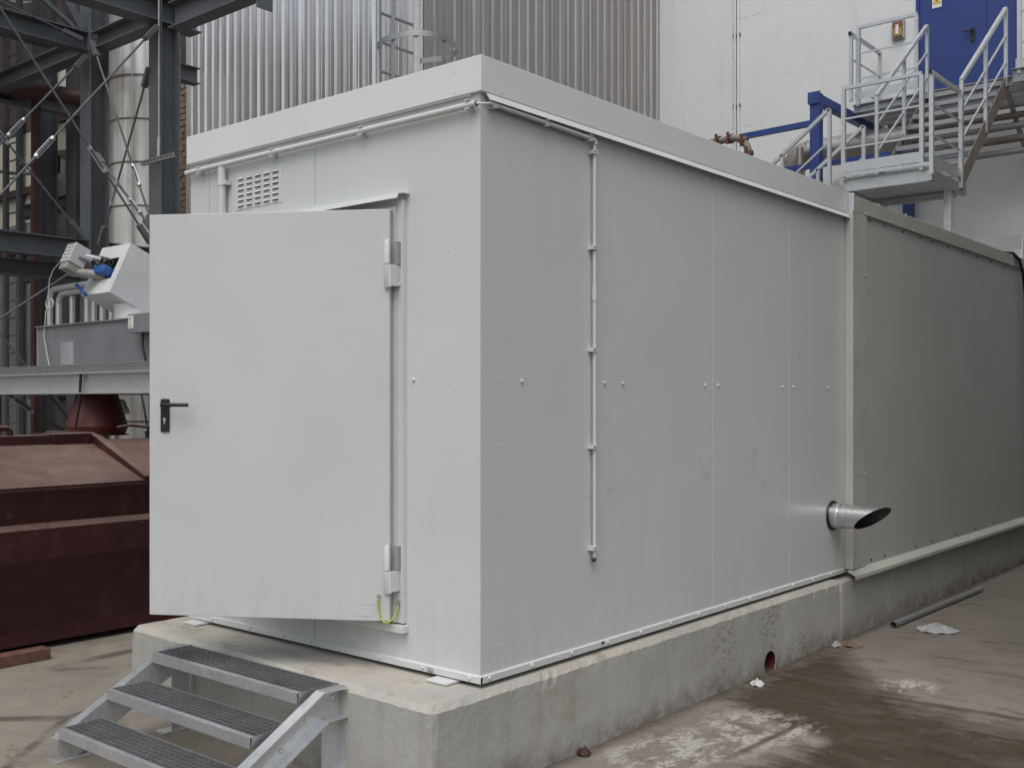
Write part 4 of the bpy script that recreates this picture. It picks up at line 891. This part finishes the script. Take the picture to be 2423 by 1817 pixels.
part(B().tube([MH @ Vector((.18, -.2, .34)), MH @ Vector((.27, -.08, .36))], .035, 12).tube([MH @ Vector((.19, -.27, .30)), MH @ Vector((.23, -.15, .31))], .03, 10).xf(Matrix()), 'coupling', M['galvd'], va, 50)
sprg = B()
for k in range(4): sprg.tube(arc(tuple(MH @ Vector((.24+.03*k, -.10+.025*k, .345))), .05, 0, 360, 12, tuple(up_), (.7, .7, 0)), .010, 6)
part(sprg, 'spring', M['black'], va, 50)
part(B().box(.20, .44, -.10, .12, .19, .29).xf(MH), 'valve_body', M['actblue'], va, bev=.02)
part(B().tube([MH @ Vector((.10, -.27, .13)), MH @ Vector((.30, .02, .22))], .050, 12), 'stem_housing', M['gear'], va, 50)
part(B().tube([MH @ Vector((.06, -.12, .06)), MH @ Vector((.12, -.08, .02)), MH @ Vector((.23, -.06, -.04))], .02, 8), 'hand_lever', M['actblue'], va, 50)
# signal cable hanging from the actuator, with a coil
sc2 = B().tube([MH @ Vector((.01, -.30, .38)), (-7.62, 1.78, 3.15), (-7.66, 1.76, 3.05), (-7.655, 1.74, 2.85), (-7.66, 1.72, 2.70), (-7.62, 1.68, 2.45), (-7.5, 1.655, 2.25), (-7.42, 1.64, 2.13)], .0055, 6)
for dz in (0, .008): sc2.tube(arc((-7.60+dz, 1.73, 2.79), .055, 0, 360, 18, (1, .2, 0), (0, 0, 1)), .007, 6)
solo(sc2, 'signal_cable', M['cable'], 'pale thin cable with a coil hanging from the valve actuator', 'cable', smooth=60)
solo(B().tube([(-6.62, 1.56, 2.05), (-6.63, 1.555, 1.9), (-6.64, 1.555, 1.75), (-6.66, 1.52, 1.5)], .014, 8), 'hanging_cable', M['black'], 'dark cable hanging below the platform edge over the skip', 'cable', smooth=50)
# galvanised pipe bends behind the tank
pb_ = thing('pipe_bank', 'row of galvanised pipes bent over behind the grey tank', 'pipes', (-8.6, 2.9, 2.08))
for k, (x, y, h) in enumerate(((-9.35, 2.6, 3.12), (-9.17, 2.62, 3.06))):
    part(B().tube([(x, y, 2.076), (x, y, h-.12)]+arc((x+.12, y, h-.12), .12, 180, 90, 5, (1, 0, 0), (0, 0, 1))+[(x+1.6, y+.02*k, h+.02)], .036, 10), 'bent_pipe', M['galv'], pb_, 60)
for k, x in enumerate((-8.92, -8.60, -8.41, -8.25, -8.02, -7.8)): part(B().tube([(x, 2.66+.02*(k % 2), 2.076), (x, 2.66+.02*(k % 2), 3.02-.01*k)], .032+.006*(k % 2), 10), 'upright_pipe', M['galv'], pb_, 50)
# red hopper spout below the platform
hp_ = thing('red_hopper', 'dark red conical hopper spout under the raised platform', 'hopper', (-6.8, 1.7, 1.43))
part(B().tube([(-6.85, 1.85, 1.44), (-6.85, 1.85, 1.52), (-6.85, 1.85, 1.62), (-6.85, 1.85, 1.845)], [.27, .30, .27, .20], 20), 'cone', M['red'], hp_, 30)
part(B().tube([(-6.85, 1.85, 1.431), (-6.85, 1.85, 1.439)], .31, 20), 'flange', M['red'], hp_, 30)

# ================================================================== CAGED LADDER BEHIND THE CONTAINER
ld = thing('caged_ladder', 'galvanised caged ladder standing up behind the light grey container roof', 'ladder', (-3, 2.35, 0))
for y in (2.136, 2.553): part(B().tube([(-3.0, y, 0), (-3.0, y, 6.5)], .022, 10), 'stile', M['galvl'], ld, 50)
for k in range(25): part(B().tube([(-3, 2.15, .22+k*.2325), (-3, 2.54, .22+k*.2325)], .013, 8), 'rung', M['galvl'], ld, 50)
hc = Vector((-2.74, 2.365, 0))
def hoop(z):
    pts = [(-3.0, 2.12), (-2.88, 2.065), (-2.759, 2.05), (-2.64, 2.06), (-2.54, 2.10), (-2.475, 2.20), (-2.452, 2.328), (-2.475, 2.44), (-2.53, 2.548), (-2.63, 2.64), (-2.75, 2.687), (-2.87, 2.66), (-3.0, 2.60)]
    b = B(); n = len(pts); vs = []
    for x, y in pts:
        d = (Vector((x, y, 0))-hc).normalized()*.003
        vs += [(x-d.x, y-d.y, z-.022), (x-d.x, y-d.y, z+.022), (x+d.x, y+d.y, z+.022), (x+d.x, y+d.y, z-.022)]
    fs = []
    for i in range(n-1):
        for k in range(4): fs.append((i*4+k, i*4+(k+1) % 4, i*4+4+(k+1) % 4, i*4+4+k))
    fs += [(0, 1, 2, 3), tuple((n-1)*4+k for k in (3, 2, 1, 0))]
    return b.add(vs, fs)
for z in (3.7, 4.596, 5.5, 6.4):
    h_ = part(hoop(z), 'hoop', M['galvl'], ld, 50)
for x, y in ((-2.752, 2.058), (-2.548, 2.108), (-2.46, 2.328)):
    d = (hc-Vector((x, y, 0))).normalized(); t_v = Vector((-d.y, d.x, 0)); c = Vector((x, y, 0))+d*.004
    part(B().ext([(-.0195, -.002), (.0195, -.002), (.0195, .002), (-.0195, .002)], (c.x, c.y, 2.6), (c.x, c.y, 6.5), up=tuple(d)), 'strap', M['galvl'], ld)
part(B().bar((-3.0, 2.136, 3.0), (-3.5, 2.136, 3.0), .03, .03).bar((-3.0, 2.553, 3.0), (-3.5, 2.553, 3.0), .03, .03).bar((-3.5, 2.35, 0), (-3.5, 2.35, 3.3), .1, .1).bar((-3.5, 2.1, 3.0), (-3.5, 2.6, 3.0), .03, .03), 'stand', M['galvl'], ld)

# ================================================================== RIGHT: STAIRS, WALKWAY, BLUE FRAME
st = thing('metal_stairs', 'galvanised outside stairs with a railed landing before the white wall', 'stairs', (-1.8, 10, 0))
LX0, LX1, LY0, LY1, LZ = -2.318, -1.19, 9.6, 10.75, 4.62
def sq(par, name, p, q, w=.04, m='galv', h=None): return part(B().bar(p, q, w, h or w), name, M[m], par)
part(B().box(LX0+.05, LX1-.05, LY0+.05, LY1, LZ, LZ+.03), 'landing_deck', M['galvd'], st)
part(B().chan((LX0, LY0+.06, LZ-.065), (LX1, LY0+.06, LZ-.065), .06, .14, .010, sgn=-1), 'landing_beam', M['galv'], st)
part(B().chan((LX1, LY0+.061, LZ-.065), (LX1, LY1+.25, LZ-.065), .06, .14, .010, sgn=-1), 'landing_beam', M['galvd'], st)
part(B().chan((LX0, LY0+.061, LZ-.065), (LX0, LY1, LZ-.065), .06, .14, .010), 'landing_beam', M['galvd'], st)
part(B().box(LX0+.06, LX1-.06, LY0+.07, LY1, LZ-.12, LZ-.11), 'underside_sheet', M['galvd'], st)
part(B().box(LX0, LX1-.10, LY0-.006, LY0, 4.715, 4.845).box(LX0, LX1, LY0-.016, LY0-.0065, 4.66, 4.705), 'toe_board', M['galv'], st)
part(B().box(LX1+.001, LX1+.007, LY0, LY1, 4.66, 4.80), 'toe_board', M['galv'], st)
# landing rails (front and right side)
for z, w_ in ((5.812, .045), (5.415, .022), (5.035, .022)): sq(st, 'rail', (LX0, LY0+.02, z), (-1.30, LY0+.02, z), w_)
for x in (LX0+.02, -1.30): sq(st, 'post', (x, LY0+.02, 4.62), (x, LY0+.02, 5.79), .05)
for z, w_ in ((5.79, .045), (5.415, .022), (5.035, .022)): sq(st, 'rail', (-1.174, LY0-.03, z), (-1.174, LY1-.08, z), w_)
for y in (LY0+.0, LY1-.03): sq(st, 'post', (-1.174, y, 4.55), (-1.174, y, 5.768), .05)
part(B().box(-1.197, -1.151, LY0-.056, LY0-.0535, 5.767, 5.813), 'end_cap', M['black'], st)
# upper flight: rises in +Y from the landing to the walkway
UY0, UY1, UZ0, UZ1 = 10.75, 12.83, 4.63, 6.48
for x, m in ((-1.174, 'rustbar'), (-2.298, 'rustbar')):
    part(B().bar((x, UY0-.05, UZ0-.02), (x, UY1, UZ1-.06), .012, .20), 'stringer', M[m], st)
    sl_ = (7.465-5.959)/(12.746-10.732)
    for dz, w_ in ((0, .05), (-.40, .024), (-.78, .024)): sq(st, 'rail', (x, 10.732, 5.955+dz), (x, 12.74, 7.46+dz), w_)
    for y, zl in ((10.75, 4.80), (11.79, 5.60), (12.76, 6.45)): sq(st, 'post', (x, y, zl-.12), (x, y, 5.955+(y-10.732)*sl_), .045)
for k in range(9):
    f = (k+.7)/9.4; y = UY0+(UY1-UY0)*f; z = UZ0+(UZ1-UZ0)*f
    part(B().box(-2.29, -1.182, y-.12, y+.12, z, z+.03).box(-2.29, -1.182, y-.122, y-.1205, z-.03, z+.032), 'tread', M['galvd'], st)
# lower flight: falls in -X from the landing
for y, x1_, z1_, zt in ((9.62, -2.49, 5.579, 4.55), (10.62, -2.43, 5.545, 4.55)):
    zb_ = z1_-(.75*2.6)
    for dz, w_ in ((0, .045), (-.42, .022)): sq(st, 'rail', (x1_, y, z1_+dz), (x1_-2.6, y, zb_+dz), w_)
    sq(st, 'post', (x1_, y, zt), (x1_, y, z1_), .045); sq(st, 'post', (x1_-.66, y, z1_-.50-1.0), (x1_-.66, y, z1_-.50), .045)
    part(B().bar((LX0-.02, y, LZ-.05), (LX0-2.9, y, LZ-.05-2.16), .012, .2), 'stringer', M['galvd'], st)
for k in range(9):
    x = LX0-.16-k*.29; z = LZ-.02-(k+1)*.216
    part(B().box(x-.13, x+.13, 9.64, 10.60, z, z+.03), 'tread', M['galvd'], st)
for x, y, z0 in ((-1.26, 10.5, 0), (-2.25, 10.6, 0)):
    part(B().bar((x, y, z0), (x, y, 4.54), .09, .10), 'support_post', M['galv'] if x > -2 else M['galvd'], st)
sq(st, 'support_bracket', (-2.26, 10.6, 4.45), (-1.2, 10.6, 4.45), .08, 'galvd')
# raised walkway along the wall
wk = thing('walkway', 'galvanised railed walkway at the blue door of the white building', 'walkway', (-2, 13.3, 6.3))
gb_ = B()
for k in range(175): gb_.box(-3.46+k*.04, -3.455+k*.04, 12.84, 13.98, 6.475, 6.505)
for k in range(12): gb_.box(-3.46, 3.5, 12.86+k*.1, 12.865+k*.1, 6.495, 6.504)
part(gb_, 'grating', M['galvd'], wk, kind='stuff')
part(B().chan((-3.47, 12.83, 6.41), (-1.10, 12.83, 6.41), .06, .13, .01), 'edge_beam', M['galvd'], wk)
part(B().chan((-1.09, 12.80, 6.47), (3.5, 12.80, 6.47), .06, .20, .01), 'edge_beam', M['galvd'], wk)
part(B().chan((-3.47, 13.97, 6.41), (-3.47, 12.85, 6.41), .06, .13, .01, sgn=-1), 'edge_beam', M['galv'], wk)
part(B().box(-3.44, -2.44, 12.80, 12.806, 6.56, 6.69), 'toe_board', M['galv'], wk)
for k, y in enumerate((13.1, 13.4, 13.7)): part(B().bar((-3.4, y, 6.38), (3.5, y, 6.38), .06, .12), 'joist', M['galvd'], wk)
for z, w_ in ((7.70, .05), (7.285, .022), (6.885, .022)): sq(wk, 'rail', (-3.40, 12.80, z), (-2.455, 12.80, z), w_)
for x in (-3.385, -2.47): sq(wk, 'post', (x, 12.80, 6.45), (x, 12.80, 7.68), .055)
for z, w_ in ((7.56, .05), (7.17, .022), (6.75, .022)): sq(wk, 'rail', (-3.433, 12.60, z), (-3.433, 13.85, z), w_)
for y in (12.62, 13.83): sq(wk, 'post', (-3.433, y, 6.50), (-3.433, y, 7.54), .05)
part(B().box(-3.46, -3.405, 12.572, 12.5745, 7.53, 7.59), 'end_cap', M['black'], wk)
sq(wk, 'post', (-1.0, 12.8, 6.5), (-1.0, 12.8, 7.9), .055)
for z in (7.9, 7.4, 6.95): sq(wk, 'rail', (-1.0, 12.8, z), (3.4, 12.8, z), .03)
part(B().box(-1.05, 3.4, 12.785, 12.795, 6.58, 6.72), 'toe_board', M['galv'], wk)
for x in (-3.2, -1.2, 1.2): part(B().bar((x, 13.95, 5.6), (x, 12.9, 6.32), .06, .06), 'bracket', M['galvd'], wk)
# pipe runs under the walkway
pu = thing('pipe_rack', 'stack of horizontal service pipes on the white wall under the walkway', 'pipes', (-1.5, 13.4, 5.5))
for z, r, m, y in ((6.19, .07, 'galvd', 13.2), (6.02, .05, 'rustbar', 13.25), (5.88, .055, 'galvd', 13.3), (5.70, .06, 'pipeb', 13.35), (5.52, .05, 'galvd', 13.4)):
    part(B().tube([(-3.05+(.3 if z < 5.8 else 0), y, z), (3.5, y, z)], r, 12), 'pipe_run', M[m], pu, 50)
for x in (-2.7, .3): part(B().bar((x, 13.5, 5.4), (x, 13.5, 6.3), .07, .07).bar((x, 13.5, 5.4), (x, 14, 5.4), .06, .06), 'hanger', M['galvd'], pu)
# lagged duct behind the blue frame
du = thing('lagged_duct', 'large lagged duct with an elbow behind the blue post', 'duct', (-4, 13.2, 5.8))
part(B().tube([(-2.6, 13.15, 5.90), (-4.35, 13.15, 5.92)], .21, 24), 'straight', M['duct'], du, 40)
part(B().tube(arc((-4.35, 13.15, 5.60), .32, 90, 180, 6, (1, 0, 0), (0, 0, 1)), .21, 24), 'elbow', M['duct'], du, 20)
part(B().tube([(-4.67, 13.15, 5.59), (-4.67, 13.15, 4.0)], .21, 24), 'drop', M['duct'], du, 40)
part(B().tube([(-4.35, 12.75, 4.5), (-4.35, 12.75, 5.93)], .062, 14), 'small_stack', M['duct'], du, 40)
# brown pipe with red couplings
bq = thing('coupled_pipe', 'dusty brown pipe with red couplings above the container roof', 'pipe', (-4.7, 11, 5.8))
pts = [(-6.2, 11.0, 5.80), (-4.75, 11.0, 5.80)]+arc((-4.62, 11.0, 5.56), .24, 90, 10, 5, (1, 0, 0), (0, 0, 1))+[(-4.36, 11.0, 4.6)]
part(B().tube(pts, .056, 12), 'pipe_run', M['pipeb'], bq, 60)
for p, d in (((-4.88, 11, 5.80), (1, 0, 0)), ((-4.68, 11, 5.80), (1, 0, 0)), ((-4.45, 11, 5.73), (.75, 0, -.66)), ((-4.37, 11, 5.53), (.1, 0, -1))):
    p, d = Vector(p), Vector(d).normalized()
    part(B().tube([p-d*.03, p+d*.03], .076, 12).box(p.x-.018, p.x+.018, 10.9, 10.93, p.z-.095, p.z+.09), 'coupling', M['rib'], bq, 40)
for x in (-5.0, -5.9): part(B().bar((x, 11, 0), (x, 11, 5.73), .06, .06), 'stand', M['blue'], bq)
# blue portal frame
bf = thing('blue_frame', 'blue painted steel portal frame left of the stairs', 'steel frame', (-3.5, 12.5, 0))
part(B().bar((-3.545, 11.58, 0), (-3.545, 11.58, 6.41), .15, .15), 'post', M['blue'], bf, bev=.006)
part(B().bar((-2.93, 13.75, 0), (-2.93, 13.75, 6.25), .15, .15), 'post', M['blue'], bf, bev=.006)
part(B().bar((-3.55, 11.505, 6.335), (-3.55, 13.95, 6.32), .13, .14), 'beam', M['blue'], bf, bev=.006)
part(B().box(-3.64, -3.45, 11.48, 11.503, 6.24, 6.42), 'end_plate', M['blue'], bf)
part(B().bar((-3.62, 11.56, 5.97), (-7.0, 11.56, 5.92), .07, .085), 'tie_beam', M['blue'], bf)
part(B().bar((-5.5, 12.5, 5.545), (-2.4, 12.5, 5.545), .08, .08), 'cross_beam', M['blue'], bf)
part(B().bar((-2.9, 12.5, 0), (-2.9, 12.5, 5.5), .12, .12).box(-3.02, -2.76, 12.4, 12.6, 4.96, 5.0), 'post', M['blue'], bf)
